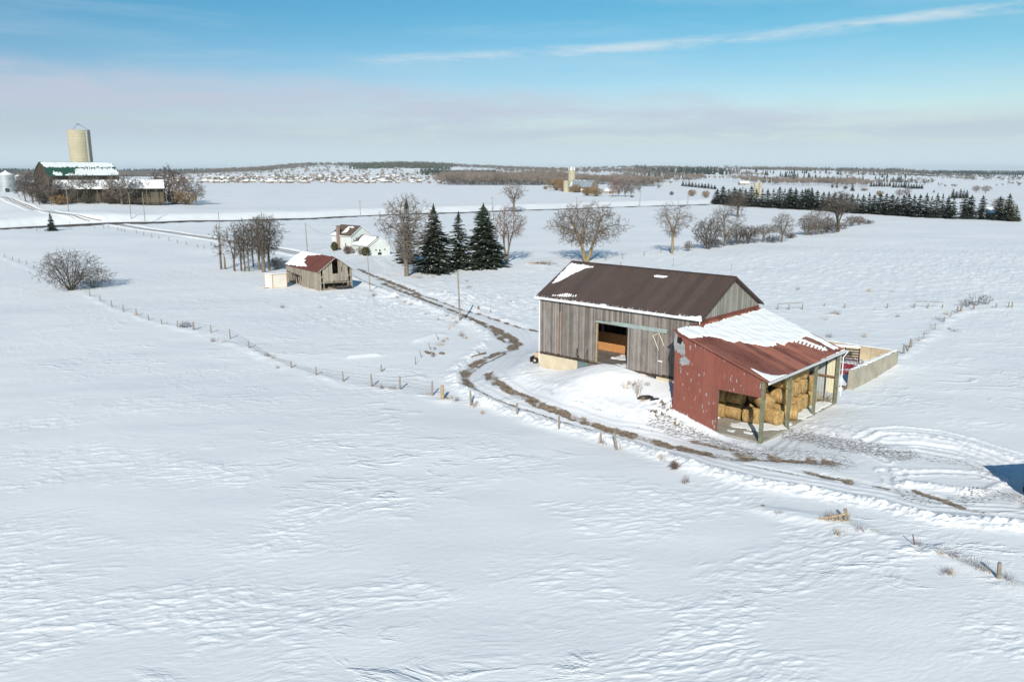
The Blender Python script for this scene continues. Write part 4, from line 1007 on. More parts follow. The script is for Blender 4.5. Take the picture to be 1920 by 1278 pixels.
    for k in range(26):
        c = Vector((rg.uniform(25.2, 26.9), rg.uniform(17.2, 18.0), -BZ + rg.uniform(-.05, .25))); s_ = rg.uniform(.1, .26)
        for q in range(1): m.box(c.x - s_, c.x + s_, c.y - s_ * .8, c.y + s_ * .8, c.z - s_ * .5, c.z + s_ * .5)
    o = m.build('rubble_heap', M_STONE); o.location = loc; o.rotation_euler = (0, 0, BYAW); tag(o, 'small heap of brown rubble at the open mouth of the bunker', 'rubble', kind='stuff')
build_barn()

def window(parent, x, y, z, w, h, face='y', frame=M_WHITE):
    """window on a wall whose outside looks to -y ('y') or +x ('x')"""
    m = MB(); g = MB()
    if face == 'y':
        m.box(x - w / 2 - .08, x + w / 2 + .08, y - .05, y - .004, z - .08, z + h + .08); g.box(x - w / 2, x + w / 2, y - .07, y - .053, z, z + h)
    else:
        m.box(x + .004, x + .05, y - w / 2 - .08, y + w / 2 + .08, z - .08, z + h + .08); g.box(x + .053, x + .07, y - w / 2, y + w / 2, z, z + h)
    f = m.build('window', frame, parent); g.build('pane', M_GLASS, f); return f

def build_small_barn():
    X, Y, yaw, L, W_, ze, zr = -45.5, 161.05, -.92, 15.98, 7.28, 3.53, 6.1
    z0 = float(zt(*( -40.5, 156.0)))
    loc = (X, Y, z0)
    t = thing('old_drive_shed', 'small derelict silvery board barn with half snowy rusty red roof', 'barn', loc, yaw)
    y0, y1, x0, x1, th = .2, W_ - .2, .15, L - .35, .08
    top = lambda y: roofz(y, W_, ze, zr) - .1
    rng = random.Random(12); m = MB(); a = x0
    while a < x1 - .03:                                   # long front side: upper boards sound, lower ones ragged
        b = min(x1, a + rng.choice((.18, .2, .24))); f = (a - x0) / (x1 - x0)
        lean = .35 * f
        low = -.3 if f > .52 else (2.35 - f * .7 + rng.uniform(-.12, .12) if rng.random() < .86 else .2)
        if f > .52 and rng.random() < .10: low = rng.uniform(.5, 1.4)
        m.prism([(a, y0, low), (b - .015, y0, low), (b - .015, y0, top(y0)), (a, y0, top(y0))], (0, th, 0)); a = b
    m.build('side_wall', M_SHEDW, t)
    m = MB(); m.box(x0 + .1, x1 * .52, y0 + .9, y0 + .98, -.2, 1.7); m.each('inner_wall', M_DARKW, t)
    m = MB()
    for k in range(6): a = 1.2 + k * 1.25; m.beam((a, y0 + .2, -.2), (a + rng.uniform(-.4, .6), y0 - .05, 1.75), .12)
    m.each('leaning_board', M_SHEDW, t)
    m = MB(); m.box(x0, x1, y1 - th, y1, -.2, top(y1)); m.prism([(x0, y0 + th + .01, -.2), (x0, y1 - th - .01, -.2), (x0, y1 - th - .01, top(y1 - th)), (x0, W_ / 2, zr - .12), (x0, y0 + th + .01, top(y0 + th))], (th, 0, 0)); m.each('back_wall', M_SHEDW, t)
    # right gable: board strips with openings
    m = MB(); yy = y0 + th
    while yy < y1 - th - .01:
        yb = min(y1 - th, yy + rng.choice((.16, .19, .22))); f = (yy - y0) / (y1 - y0); mid = (yy + yb) / 2
        ztop = top(mid) - .02; low = 1.55 + rng.uniform(-.12, .1)
        segs = [(low, ztop)]
        if .40 < f < .58: segs = [(low, 3.0)]                # tall loft opening
        if .05 < f < .10 or .86 < f < .94: segs = [(low + .9, 2.7)]
        if f < .05 or f > .95: segs = [(-.2, ztop)]
        if .66 < f < .69: segs = [(low, 3.2), (4.2, ztop)]
        if .62 < f < .86 and rng.random() < .3: segs = [(low + rng.uniform(.3, .6), ztop)]
        for a_, b_ in segs:
            if b_ > a_: m.prism([(x1, yy, a_), (x1, yb - .012, a_), (x1, yb - .012, b_), (x1, yy, b_)], (-th, 0, 0))
        yy = yb
    m.build('gable_wall', M_SHEDW, t)
    rf = gable_roof('roof', t, L, W_, ze, zr, M_RTIN, .07)
    m = MB()
    for gx in (-.02, L - .03):
        for ya, yb in ((0, W_ / 2), (W_, W_ / 2)): m.prism([(gx, ya, ze + .015), (gx + .05, ya, ze + .015), (gx + .05, yb, zr + .015), (gx, yb, zr + .015)], (0, 0, -.18))
    m.each('barge_board', M_SHEDW, rf)
    m = MB()
    for a, b, l in ((x1 - .05, y0 + .15, .25), (x1 - .03, y0 + 1.0, .1), (x1 - .05, y1 - .9, 0), (x1 - .03, y1 - .2, 0), (x1 * .5, y0 + .15, 0), (x1 * .25, y0 + .15, .1)): m.beam((a, b + l, -.3), (a, b, 3.2 if b < 2 or b > 5 else 4.5), .16)
    m.beam((x1 - .1, y0, 1.45), (x1 - .1, y1, 1.15), .18); m.beam((x1 - 1.5, y0 + .4, 1.3), (x1 - 3.5, y1, 1.0), .16); m.each('post', M_POST, t)
    m = MB(); m.box(x1 - 4.2, x1 - 4.1, 3.2, 7, .6, 2.1); m.build('inner_board', flat('tan_board', (.42, .29, .14), .8, .3, 3), t)
    k_ = (zr - ze) / (W_ / 2); nrm = Vector((0, -k_, 1)).normalized()
    def rp(p): q = local_plane(490 + p[0] / 10.105, 460 + p[1] / 10.105, loc, yaw, (0, 0, ze), nrm); return (q.x, q.y)
    snow_patch(rf, [[rp(p) for p in ((440, 358), (520, 290), (640, 200), (770, 98), (860, 100), (900, 130), (980, 145), (1110, 165), (1120, 182), (1000, 185), (870, 190), (860, 215), (800, 275), (840, 285), (800, 330), (840, 355), (880, 385), (850, 405), (780, 395), (600, 378))]], lambda x, y: ze + k_ * y, jit=.3, seed=61, cell=.16, th=.12, clip=(.1, L, .02, W_ / 2 - .02))
    # junk in and before the open end
    jx, jy = x1 - 1.4, y0 + 3
    m = MB(); rg = random.Random(8)
    for k in range(60):
        p = Vector((x1 + rg.uniform(-3.2, .5), rg.uniform(y0 + .2, y1 - .6), z0 * 0 + rg.uniform(0, .35))); d = Vector((rg.uniform(-1, 1), rg.uniform(-1, 1), rg.uniform(-.1, .25))) * .8
        m.beam(p, p + d, rg.uniform(.05, .16))
    o = m.build('timber_heap', M_TAN); o.location = loc; o.rotation_euler = (0, 0, yaw); tag(o, 'heap of broken boards spilling from the open end of the derelict barn', 'timber')
    # upturned boat-like dark hull by the opening
    bt = thing('rowing_boat', 'small dark boat hull lying in the open end of the derelict barn', 'boat', (*[loc[i] for i in (0, 1)], loc[2]), yaw)
    c, s = math.cos(yaw), math.sin(yaw); q = (x1 + .5, y1 - 2.3); bt.location = (X + q[0] * c - q[1] * s, Y + q[0] * s + q[1] * c, z0 + .12); bt.rotation_euler = (0, 0, yaw + 1.35)
    m = MB(); n = 9; prof = []
    for i in range(n):
        u = i / (n - 1) * 2 - 1; w = .62 * (1 - abs(u) ** 2.6) + .04
        for v in range(7):
            a_ = math.pi * v / 6; prof.append((u * 1.7, -w * math.cos(a_), .42 + .08 * u * u - .42 * math.sin(a_)))
    m.v = prof
    for i in range(n - 1):
        for v in range(6): m.f.append((i * 7 + v, i * 7 + v + 1, (i + 1) * 7 + v + 1, (i + 1) * 7 + v)); m.mi.append(0)
    m.build('hull', M_BLACKP, bt)
    m = MB(); m.box(-.9, -.7, -.55, .55, .36, .4); m.box(.3, .5, -.55, .55, .36, .4); m.each('thwart', M_POST, bt)
    # box trailer
    tp = at(538, 538); tl = at(498, 538); tf = at(511.5, 541)
    tz = float(zt(*tf))
    tt = thing('box_trailer', 'boxy cream white enclosed trailer with tan edge trim beside the derelict barn', 'trailer', (tf[0], tf[1], tz - .1), math.atan2(tp[1] - tf[1], tp[0] - tf[0]))
    Lx = math.hypot(tp[0] - tf[0], tp[1] - tf[1]); Ly = 2.6; H = 2.75
    m = MB(); m.box(.03, Lx, .03, Ly, .12, H); m.build('body', M_TRAILER, tt)
    m = MB()
    for cx, cy in ((0, 0), (Lx, 0), (0, Ly), (Lx, Ly)): m.box(cx - .05, cx + .06, cy - .05, cy + .06, .0, H + .02)
    m.box(.06, Lx - .05, -.05, .028, .06, .17); m.box(-.05, .028, .06, Ly - .05, .06, .17); m.box(.06, Lx - .05, -.05, .028, H - .08, H + .02); m.box(-.05, .028, .06, Ly - .05, H - .08, H + .02); m.each('edge_trim', M_BRTRIM, tt)
    m = MB(); m.box(-.02, Lx + .03, -.02, Ly + .03, H + .022, H + .14); m.build('snow', M_SNOW, tt)
    m = MB(); m.beam((0, Ly * .5, .15), (-1.3, Ly * .5, .12), .1); m.build('tow_bar', M_RUST, tt)
build_small_barn()

def build_house():
    X, Y, yaw, L, W_, ze, zr = -51.79, 231.12, -.74, 9.66, 7.69, 3.99, 6.72
    z0 = float(zt(X + 3, Y - 3)); loc = (X, Y, 0.0)
    t = thing('farmhouse', 'pale green sided farmhouse with brown roof, brick chimney and lower snowy wing', 'house', loc, yaw)
    m = MB(); x0, x1, y0, y1 = .3, L - .3, .3, W_ - .3
    tp = lambda y: roofz(y, W_, ze, zr) - .12
    m.prism([(x0, y0, -.5), (x0, y1, -.5), (x0, y1, tp(y1)), (x0, W_ / 2, zr - .13), (x0, y0, tp(y0))], (x1 - x0, 0, 0)); w = m.build('wall', M_SIDING, t)
    rf = gable_roof('roof', t, L, W_, ze, zr, M_SHINGLE, .11)
    def trim(par, L, W_, ze, zr):
        m = MB()
        for gx in (-.03, L - .03):
            for ya, yb in ((0, W_ / 2), (W_, W_ / 2)): m.prism([(gx, ya, ze + .012), (gx + .06, ya, ze + .012), (gx + .06, yb, zr + .012), (gx, yb, zr + .012)], (0, 0, -.22))
        m.box(.04, L - .04, -.08, -.004, ze - .16, ze + .0); m.build('eave_trim', M_WHITE, par)
    trim(rf, L, W_, ze, zr)
    m = MB(); m.box(3.6, 4.3, -.46, .28, -.5, 6.6); m.box(3.55, 4.35, -.5, .32, 6.603, 6.75); m.build('chimney', M_BRICK, t)
    k_ = (zr - ze) / (W_ / 2); zf = lambda x, y: ze + k_ * y
    snow_patch(rf, [[(.1, .05), (3.5, .05), (3.5, .8), (.9, 1.0)], [(4.5, .9), (6.2, 1.3), (6.0, 2.1), (4.6, 3.3), (4.3, 2.4)], [(4.6, 2.8), (7.3, 3.0), (7.2, 3.2), (4.6, 3.3)]], zf, jit=.3, seed=71, cell=.16, th=.12)
    window(w, x1, 2.2, 2.6, .8, .9, 'x'); window(w, x1, 1.2, 2.4, .3, .7, 'x'); window(w, 6.9, y0, .5, .5, 1.5, 'y'); window(w, x1, 5.4, 2.8, .7, .9, 'x')
    X2, Y2, yaw2, L2, W2, ze2, zr2 = -43.48, 218.32, -.9, 9.64, 6.85, 2.42, 4.86
    c, s = math.cos(yaw), math.sin(yaw)
    # wing as parts of the house, in the house's own frame
    dx, dy = X2 - X, Y2 - Y; ox, oy = dx * c + dy * s, -dx * s + dy * c; dth = yaw2 - yaw
    def place(o): o.location = (ox, oy, 0); o.rotation_euler = (0, 0, dth); return o
    m = MB(); a0, a1, b0, b1 = .2, L2 - .25, .25, W2 - .25; tp2 = lambda y: roofz(y, W2, ze2, zr2) - .12
    m.prism([(a0, b0, -.5), (a0, b1, -.5), (a0, b1, tp2(b1)), (a0, W2 / 2, zr2 - .13), (a0, b0, tp2(b0))], (a1 - a0, 0, 0)); wg = place(m.build('wing_wall', M_SIDING, t))
    r2 = place(gable_roof('wing_roof', t, L2, W2, ze2, zr2, M_SHINGLE, .11)); trim(r2, L2, W2, ze2, zr2)
    k2 = (zr2 - ze2) / (W2 / 2); zf2 = lambda x, y: ze2 + k2 * y
    snow_patch(r2, [[(.15, .05), (9.0, .05), (9.1, 3.0), (8.0, 3.15), (2.2, 3.35), (1.2, 2.9), (1.6, 1.8), (2.6, 1.2), (.6, .9)]], zf2, jit=.25, seed=75, cell=.16, th=.13, clip=(.1, L2, .02, W2 / 2))
    window(wg, a1, W2 / 2 + .1, 1.0, .5, .5, 'x'); window(wg, 3.0, b0, .7, .35, .8, 'y'); 
    m = MB(); m.box(a1 + .004, a1 + .06, W2 / 2 - .45, W2 / 2 + .6, -.3, .75); m.build('door', M_BLACKP, wg)
    m = MB()
    for yy in (W2 / 2 - 1.15, W2 / 2 + 1.5): m.box(a1 + .004, a1 + .16, yy, yy + .2, 1.25, 1.6)
    m.each('wall_lamp', M_BLACKP, wg)
    return t
build_house()

def build_silo_farm():
    # gambrel barn
    F = at(92, 372); fy = 425.; fx = (88 - 960) / 1548 * fy; g = float(zt(fx, fy)); yaw = math.radians(58); L, W_ = 40.0, 14.4
    t = thing('gambrel_barn', 'big dark farm barn with green gambrel roof under snow below the tall silo', 'barn', (fx, fy, g), yaw)
    ez, kz, rz = 18.8 - g, 23.3 - g, 26.1 - g
    prof = [(0, ez), (W_ * .24, kz), (W_ / 2, rz), (W_ * .76, kz), (W_, ez)]
    m = MB(); m.prism([(.4, .4, -1), (.4, W_ - .4, -1), (.4, W_ - .4, ez + .2), (.4, W_ * .75, kz - .3), (.4, W_ / 2, rz - .3), (.4, W_ * .25, kz - .3), (.4, .4, ez + .2)], (L - .8, 0, 0)); m.build('wall', M_DARKW, t)
    m = MB()
    for i in range(4):
        (a, za), (b, zb) = prof[i], prof[i + 1]; m.prism([(0, a, za), (L, a, za), (L, b, zb), (0, b, zb)], (0, 0, -.2))
    rf = m.build('roof', M_GROOF, t)
    def zf(x, y): return float(np.interp(y, [p[0] for p in prof], [p[1] for p in prof]))
    snow_patch(rf, [[(.8, W_ * .25), (L - .3, W_ * .25), (L - .3, W_ * .49), (.8, W_ * .49)], [(9, .05), (L - .2, .05), (L - .4, W_ * .2), (20, W_ * .21), (16.5, W_ * .18), (15, .9), (9, .9)], [(3, .1), (9, .1), (8, 1.2), (4, 1.6)]], zf, jit=1.1, seed=81, cell=.45, th=.2, clip=(.2, L, .02, W_ * .5), rib=.9, ribamp=.5)
    # long low shed in front
    p = at(96, 377); fx2, fy2 = (95 - 960) / 1548 * 402., 402.; g2 = float(zt(fx2 + 20, fy2 + 8)); yaw2 = math.radians(24); L2, W2 = 50., 12.
    t2 = thing('livestock_shed', 'long low open fronted livestock shed with snowy roof in front of the green roofed barn', 'shed', (fx2, fy2, g2), yaw2)
    ez2 = 12.8 - g2; rz2 = 16.8 - g2
    gable = gable_roof('roof', t2, L2, W2, ez2, rz2, flat('shed_grey_roof', (.3, .3, .32), .6, .2, .3), .15)
    k2 = (rz2 - ez2) / (W2 / 2)
    snow_patch(gable, [[(0.1, .1), (L2 - .1, .1), (L2 - .1, W2 / 2 - .1), (.1, W2 / 2 - .1)]], lambda x, y: ez2 + k2 * y, jit=.3, seed=83, cell=.8, th=.25, clip=(.1, L2, .1, W2 / 2))
    m = MB(); m.box(.3, L2 - .3, W2 - .5, W2 - .3, -1, ez2); m.box(.3, .5, .4, W2 - .51, -1, ez2 - .1); m.box(L2 - .5, L2 - .3, .4, W2 - .51, -1, ez2 - .1); m.box(.55, L2 - .55, 3.0, 3.2, -1, ez2 + .6); m.build('wall', M_BARKD, t2)
    m = MB()
    for k in range(12): m.box(1 + k * 4.5, 1.3 + k * 4.5, .4, .7, -1, ez2 - .2)
    m.each('post', M_BEAM, t2)
    m = MB()
    for k in range(3): m.box(.5, L2 - .5, -1.6, -1.5, .5 + k * .8, .75 + k * .8)
    m.each('board_fence', M_BEAM, t2)
    # silo
    sy = 478.; sx = (154.5 - 960) / 1548 * sy; gs = float(zt(sx, sy)); H = CH + (318.5 - 248) / FPX * sy - gs; R = 19.2 / 1548 * sy
    s = thing('tower_silo', 'tall open topped concrete tower silo with wire tripod on top', 'silo', (sx, sy, gs))
    def cyl(m, R, z0, z1, n=40, cx=0, cy=0, r1=None):
        r1 = R if r1 is None else r1; b = len(m.v)
        for r, z in ((R, z0), (r1, z1)):
            for i in range(n): a = 2 * math.pi * i / n; m.v.append((cx + r * math.cos(a), cy + r * math.sin(a), z))
        for i in range(n): j = (i + 1) % n; m.f.append((b + i, b + j, b + n + j, b + n + i)); m.mi.append(m.cur)
    m = MB(); cyl(m, R, -1, H); cyl(m, R - .3, H, H - 2.5)
    n = 40; b = 2 * 0
    for i in range(n): j = (i + 1) % n; a, c = 2 * math.pi * i / n, 2 * math.pi * j / n; m.poly([(R * math.cos(a), R * math.sin(a), H), (R * math.cos(c), R * math.sin(c), H), ((R - .3) * math.cos(c), (R - .3) * math.sin(c), H), ((R - .3) * math.cos(a), (R - .3) * math.sin(a), H)])
    body = m.build('body', M_SILO, s)
    m = MB()
    for k in range(22): z = .6 + k * (H - 1) / 21; cyl(m, R + .035, z, z + .09)
    m.build('hoop', flat('silo_hoop', (.33, .29, .20), .8, .2, .3), s)
    m = MB(); a = -.42; cx, cy = (R + .55) * math.cos(a), (R + .55) * math.sin(a); cyl(m, .62, -1, H - .4, 12, cx, cy); m.build('chute', flat('chute_steel', (.33, .33, .32), .5, .15, .5), s)
    m = MB()
    for a in (.5, 2.6, 4.7): m.tube((R * .97 * math.cos(a), R * .97 * math.sin(a), H), (0, 0, H + 3.6), .10, None, 4)
    m.tube((-.6, 0, H + 3.5), (.9, 0, H + 2.9), .16, None, 5); m.build('tripod', flat('tripod_blue', (.10, .12, .17), .6, .2, 1), s)
    # grain bins
    for k, (px, py, r, hh, lb) in enumerate(((9, 353, 4.6, 7.0, 'corrugated steel grain bin with snowy cone roof, the nearer one at the left edge'), (32, 352, 3.0, 5.2, 'smaller steel grain bin half hidden behind the leftmost bare trees'))):
        y = 500. + 14 * k; x = (px - 960) / 1548 * y; g = float(zt(x, y))
        bn = thing('grain_bin', lb, 'grain bin', (x, y, g), 0, 'steel grain bins at the silo farm')
        zt_ = CH - (327.5 + k * 4 - 318.5) / FPX * y - g
        m = MB(); cyl(m, r, -1, zt_); m.build('body', M_BIN, bn)
        m = MB(); cyl(m, r + .1, zt_, zt_ + r * .48, 30, 0, 0, .4); cyl(m, .45, zt_ + r * .48, zt_ + r * .48 + .4, 12); m.build('roof', M_SNOW, bn, uv=False)
        m = MB(); m.box(r * .3, r * .7, -r, -r * .86, 0, 2.2); m.build('door', M_BLACKP, bn)
build_silo_farm()

def build_far_farm():
    X, Y, yaw, L, W_, ze, zr = 56.9, 821.5, -.94, 32.6, 10.3, 5.45, 12.2
    g = float(zt(X + 8, Y - 10))
    t = thing('far_gambrel_barn', 'distant grey metal roofed barn beside the domed silo', 'barn', (X, Y, 0), yaw)
    k = [(0, ze), (W_ * .25, ze + 4.6), (W_ / 2, zr), (W_ * .75, ze + 4.6), (W_, ze)]
    m = MB(); m.prism([(.3, .3, -3)] + [(.3, W_ - .3, -3)] + [(.3, min(max(a, .3), W_ - .3), z - .25) for a, z in k[::-1]], (L - .6, 0, 0)); m.build('wall', boards('far_barn_boards', (.13, .10, .08), (.24, .19, .15), .8), t)
    m = MB()
    for i in range(4): (a, za), (b, zb) = k[i], k[i + 1]; m.prism([(0, a, za), (L, a, za), (L, b, zb), (0, b, zb)], (0, 0, -.15))
    r = m.build('roof', M_SROOF, t)
    snow_patch(r, [[(.5, 4.6), (20, 4.6), (20, 5.0), (.5, 5.1)], [(.5, .2), (3, .2), (2, 3), (.5, 3)]], lambda x, y: float(np.interp(y, [p[0] for p in k], [p[1] for p in k])), cell=.5, th=.2, jit=.3, seed=5, clip=(.2, L, .1, W_ / 2))
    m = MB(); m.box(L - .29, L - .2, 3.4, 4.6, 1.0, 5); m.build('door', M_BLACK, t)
    def silo(px, pyt, pyb, wpx, d, lb, dome=True):
        x = (px - 960) / 1548 * d; g = float(zt(x, d)); H = CH - (pyt - 318.5) / FPX * d - g; R = wpx / 2 / 1548 * d
        s = thing('domed_silo', lb, 'silo', (x, d, g), 0, None)
        m = MB(); n = 24
        for z in (-1, H):
            for i in range(n): a = 2 * math.pi * i / n; m.v.append((R * math.cos(a), R * math.sin(a), z))
        for i in range(n): j = (i + 1) % n; m.f.append((i, j, n + j, n + i)); m.mi.append(0)
        m.poly([(R * math.cos(2 * math.pi * i / n), R * math.sin(2 * math.pi * i / n), H - .02) for i in range(n)])
        m.build('body', M_SILO, s)
        if dome:
            m = MB(); nr = 5
            for q in range(nr + 1):
                th = q / nr * math.pi / 2
                for i in range(n): a = 2 * math.pi * i / n; m.v.append(((R + .1) * math.cos(th) * math.cos(a), (R + .1) * math.cos(th) * math.sin(a), H + R * 1.05 * math.sin(th)))
            for q in range(nr):
                for i in range(n): j = (i + 1) % n; m.f.append((q * n + i, q * n + j, (q + 1) * n + j, (q + 1) * n + i)); m.mi.append((i // 2) % 2)
            m.build('dome', [M_SNOW, flat('dome_grey', (.3, .3, .3), .5, .1, 1)], s, uv=False)
        return s
    silo(1072.3, 319, 345, 13.4, 860., 'distant tan silo with a striped white dome beside the grey roofed barn')
    silo(1062, 338, 360, 10.5, 815., 'short distant tan silo capped with snow left of the grey roofed barn', False)
    silo(1420.5, 341, 352, 9.5, 640., 'short distant concrete silo standing behind the spruce windbreak', False); silo(1428.5, 341.5, 352, 5, 655., 'slim distant concrete silo just right of the short one behind the windbreak', False)
    # small white sheds by the far barn
    for px, py, L, W_, ze, zr, yw, lb in ((1133, 363, 13, 8, 2.6, 5.0, -.5, 'low distant white roofed shed right of the far grey barn'), (1088, 361, 9, 6, 2.2, 4.0, -.3, 'little distant snow roofed shed in front of the far grey barn'), (1388, 347, 16, 9, 3, 6, .2, 'distant snow roofed shed beyond the left end of the windbreak'), (1452, 341, 22, 10, 4, 8, -.4, 'distant long snow roofed barn on the slope beyond the windbreak'), (1652, 402, 8, 6, 2.6, 4.6, -.6, None), (1846, 411, 9, 7, 3, 5.2, -.6, 'snow roofed bungalow glimpsed between the spruces at the right end of the windbreak')):
        if lb is None: continue
        p = at(px, py); g = float(zt(*p)); h = thing('far_shed', lb, 'shed', (p[0], p[1], g), yw)
        m = MB(); m.prism([(.2, .2, -2), (.2, W_ - .2, -2), (.2, W_ - .2, ze), (.2, W_ / 2, zr - .15), (.2, .2, ze)], (L - .4, 0, 0)); m.build('wall', M_WALLT, h)
        gable_roof('roof', h, L, W_, ze, zr, M_SNOW, .2)
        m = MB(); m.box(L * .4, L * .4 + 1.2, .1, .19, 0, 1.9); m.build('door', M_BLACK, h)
build_far_farm()

# ------------------------------------------------------------------ trees
def tubes_mesh(name, segs, mat, parent, n=3):
    """segs: array of (x0,y0,z0,r0,x1,y1,z1,r1)"""
    S = np.array(segs, float).reshape(-1, 8)
    p0, r0, p1, r1 = S[:, 0:3], S[:, 3], S[:, 4:7], S[:, 7]
    d = p1 - p0; d /= np.maximum(np.linalg.norm(d, axis=1), 1e-9)[:, None]
    up = np.where(np.abs(d[:, 2:3]) > .9, np.array([[1., 0, 0]]), np.array([[0, 0, 1.]]))
    a = np.cross(d, up); a /= np.linalg.norm(a, axis=1)[:, None]; c = np.cross(d, a)
    V = []
    for p, r in ((p0, r0), (p1, r1)):
        for i in range(n):
            t = 2 * math.pi * i / n; V.append(p + (a * math.cos(t) + c * math.sin(t)) * r[:, None])
    V = np.stack(V, 1); N = len(S)
    base = (np.arange(N) * 2 * n)[:, None]
    F = np.concatenate([base + np.array([[i, (i + 1) % n, n + (i + 1) % n, n + i]]) for i in range(n)], 0)
    return raw_mesh(name, V.reshape(-1, 3), F, mat, parent, smooth=n > 4)
def raw_mesh(name, V, F, mat, parent=None, smooth=False, mi=None):
    me = bpy.data.meshes.new(name); V = np.asarray(V, float); F = np.asarray(F, int); k = F.shape[1]
    me.vertices.add(len(V)); me.vertices.foreach_set('co', V.ravel()); me.loops.add(F.size); me.loops.foreach_set('vertex_index', F.ravel())
    me.polygons.add(len(F)); me.polygons.foreach_set('loop_start', np.arange(0, F.size, k)); me.polygons.foreach_set('loop_total', np.full(len(F), k))
    for m in (mat if isinstance(mat, (list, tuple)) else [mat]): me.materials.append(m)
    if mi is not None: me.polygons.foreach_set('material_index', np.asarray(mi, int))
    me.update(calc_edges=True)
    if smooth: me.polygons.foreach_set('use_smooth', np.ones(len(F), bool))
    o = bpy.data.objects.new(name, me); COL.objects.link(o); o.parent = parent
    return o

def bare_tree(h=12, w=9, r=.3, seed=1, bole=.22, n=420, stems=1, shape='round', twig=3, tw=.013, tlen=.6, lean=(0, 0), mats=(None, None), name='bare_tree', label='', cat='tree', group=None, low=None, offset=(0, 0)):
    """crown grown towards points filling its envelope; returns the Empty with trunk and crown"""
    n = int(n * 1.45); twig += 1
    rs = np.random.RandomState(seed)
    low = bole * h * .8 if low is None else low
    cz = (h + low) / 2; hz = (h - low) / 2
    P = []
    while len(P) < n:
        q = rs.uniform(-1, 1, 3); q2 = math.sqrt((q ** 2).sum())
        if q2 > 1 or rs.rand() > .25 + .75 * q2: continue
        zz = q[2]
        if shape == 'vase':
            wz = .35 + .65 * sst(zz, -1, .25)
            q = np.array([q[0] * wz, q[1] * wz, zz])
        if shape == 'flat': q = np.array([q[0], q[1], zz])
        ang = math.atan2(q[1], q[0]); bump = 1 + .17 * math.sin(3 * ang + seed) + .15 * math.sin(5 * ang + 2 * seed + zz * 4) + .12 * math.sin(9 * ang + 3 * seed - zz * 6)
        P.append((q[0] * w / 2 * bump + lean[0] + offset[0], q[1] * w / 2 * bump + lean[1] + offset[1], cz + q[2] * hz * (1 + .08 * math.sin(2 * ang + seed))))
    P = np.array(P); trunk = []; crown = []
    ex = .50; rmin = tw * 1.25
    def curve(a, b, ra, rb, out, bend=.12, k=2):
        L = np.linalg.norm(b - a); off = rs.uniform(-1, 1, 3) * L * bend
        last = a; rl = ra
        for i in range(1, k + 1):
            t = i / k; p = a + (b - a) * t + off * math.sin(math.pi * t); rr = ra + (rb - ra) * t
            out.append((*last, rl, *p, rr)); last = p; rl = rr
    def grow(s, pts, r0, depth, hd):
        m = len(pts)
        if m <= 2:
            for p in pts:
                curve(s, p, min(r0, .03), tw, crown, .08, 2)
                d = (p - s); L = np.linalg.norm(d) + 1e-6; d /= L
                for j in range(twig):
                    e = d * .9 + rs.uniform(-1, 1, 3) * .55 + np.array([0, 0, .15]); b = s + (p - s) * rs.uniform(.35, 1)
                    crown.append((*b, tw, *(b + e * tlen * rs.uniform(.6, 1.3)), tw * .55))
            return
        k = 3 if (depth == 0 and m > 60) else 2
        C = pts[rs.choice(m, k, replace=False)]
        for _ in range(4):
            lab = ((pts[:, None] - C[None]) ** 2).sum(2).argmin(1)
            for j in range(k):
                if (lab == j).any(): C[j] = pts[lab == j].mean(0)
        for j in range(k):
            g = pts[lab == j]
            if not len(g): continue
            c = g.mean(0); f = len(g) / m; t = .30 if depth < 2 else .40
            e = s + (c - s) * t; e = e + hd * np.linalg.norm(c - s) * .18
            r1 = max(rmin, r0 * f ** ex)
            out = trunk if depth <= 2 else crown
            curve(s, e, max(r0 * f ** (ex * .8), r1), r1, out, .06 if depth < 2 else .10, 3 if depth < 3 else 2)
            nd = (e - s); nd = nd / (np.linalg.norm(nd) + 1e-9)
            grow(e, g, r1, depth + 1, nd)
            if depth > 2 and rs.rand() < .5:
                q = rs.uniform(-1, 1, 3); crown.append((*e, tw * 1.2, *(e + (nd * .6 + q * .6) * tlen), tw * .6))
    if stems == 1:
        top = np.array([lean[0] * bole * .8 + offset[0], lean[1] * bole * .8 + offset[1], h * bole])
        base = np.array([offset[0], offset[1], -.4])
        trunk.append((*base, r * 1.35, *(base + (top - base) * .12 + np.array([0, 0, 0])), r * 1.08))
        curve(base + (top - base) * .12, top, r * 1.08, r * .92, trunk, .03, 4)
        grow(top, P, r * .92, 0, np.array([0, 0, 1.]))
    else:
        C = P[rs.choice(n, stems, replace=False)]
        for _ in range(6):
            lab = ((P[:, None, :2] - C[None, :, :2]) ** 2).sum(2).argmin(1)
            for j in range(stems):
                if (lab == j).any(): C[j] = P[lab == j].mean(0)
        for j in range(stems):
            g = P[lab == j]
            if len(g) < 3: continue
            c = g.mean(0); base = np.array([rs.uniform(-.25, .25) * (1 + w * .03) + offset[0], rs.uniform(-.25, .25) + offset[1], -.3])
            top = base + (c - base) * np.array([.35, .35, .38]) ; rj = r * math.sqrt(len(g) / n) * 1.25
            curve(base, top, rj * 1.1, rj * .85, trunk, .06, 3)
            grow(top, g, rj * .85, 1, np.array([0, 0, 1.]))
    t = thing(name, label, cat, (0, 0, 0), 0, group)
    tubes_mesh('trunk', trunk, mats[0] or M_BARK, t, 6); tubes_mesh('crown', crown, mats[1] or M_TWIG, t, 3)
    return t
def put(t, px, py, rz=0, dx=0, dy=0):
    p = at(px, py); x, y = p[0] + dx, p[1] + dy; t.location = (x, y, float(zt(x, y)) - .05); t.rotation_euler = (0, 0, rz); return t

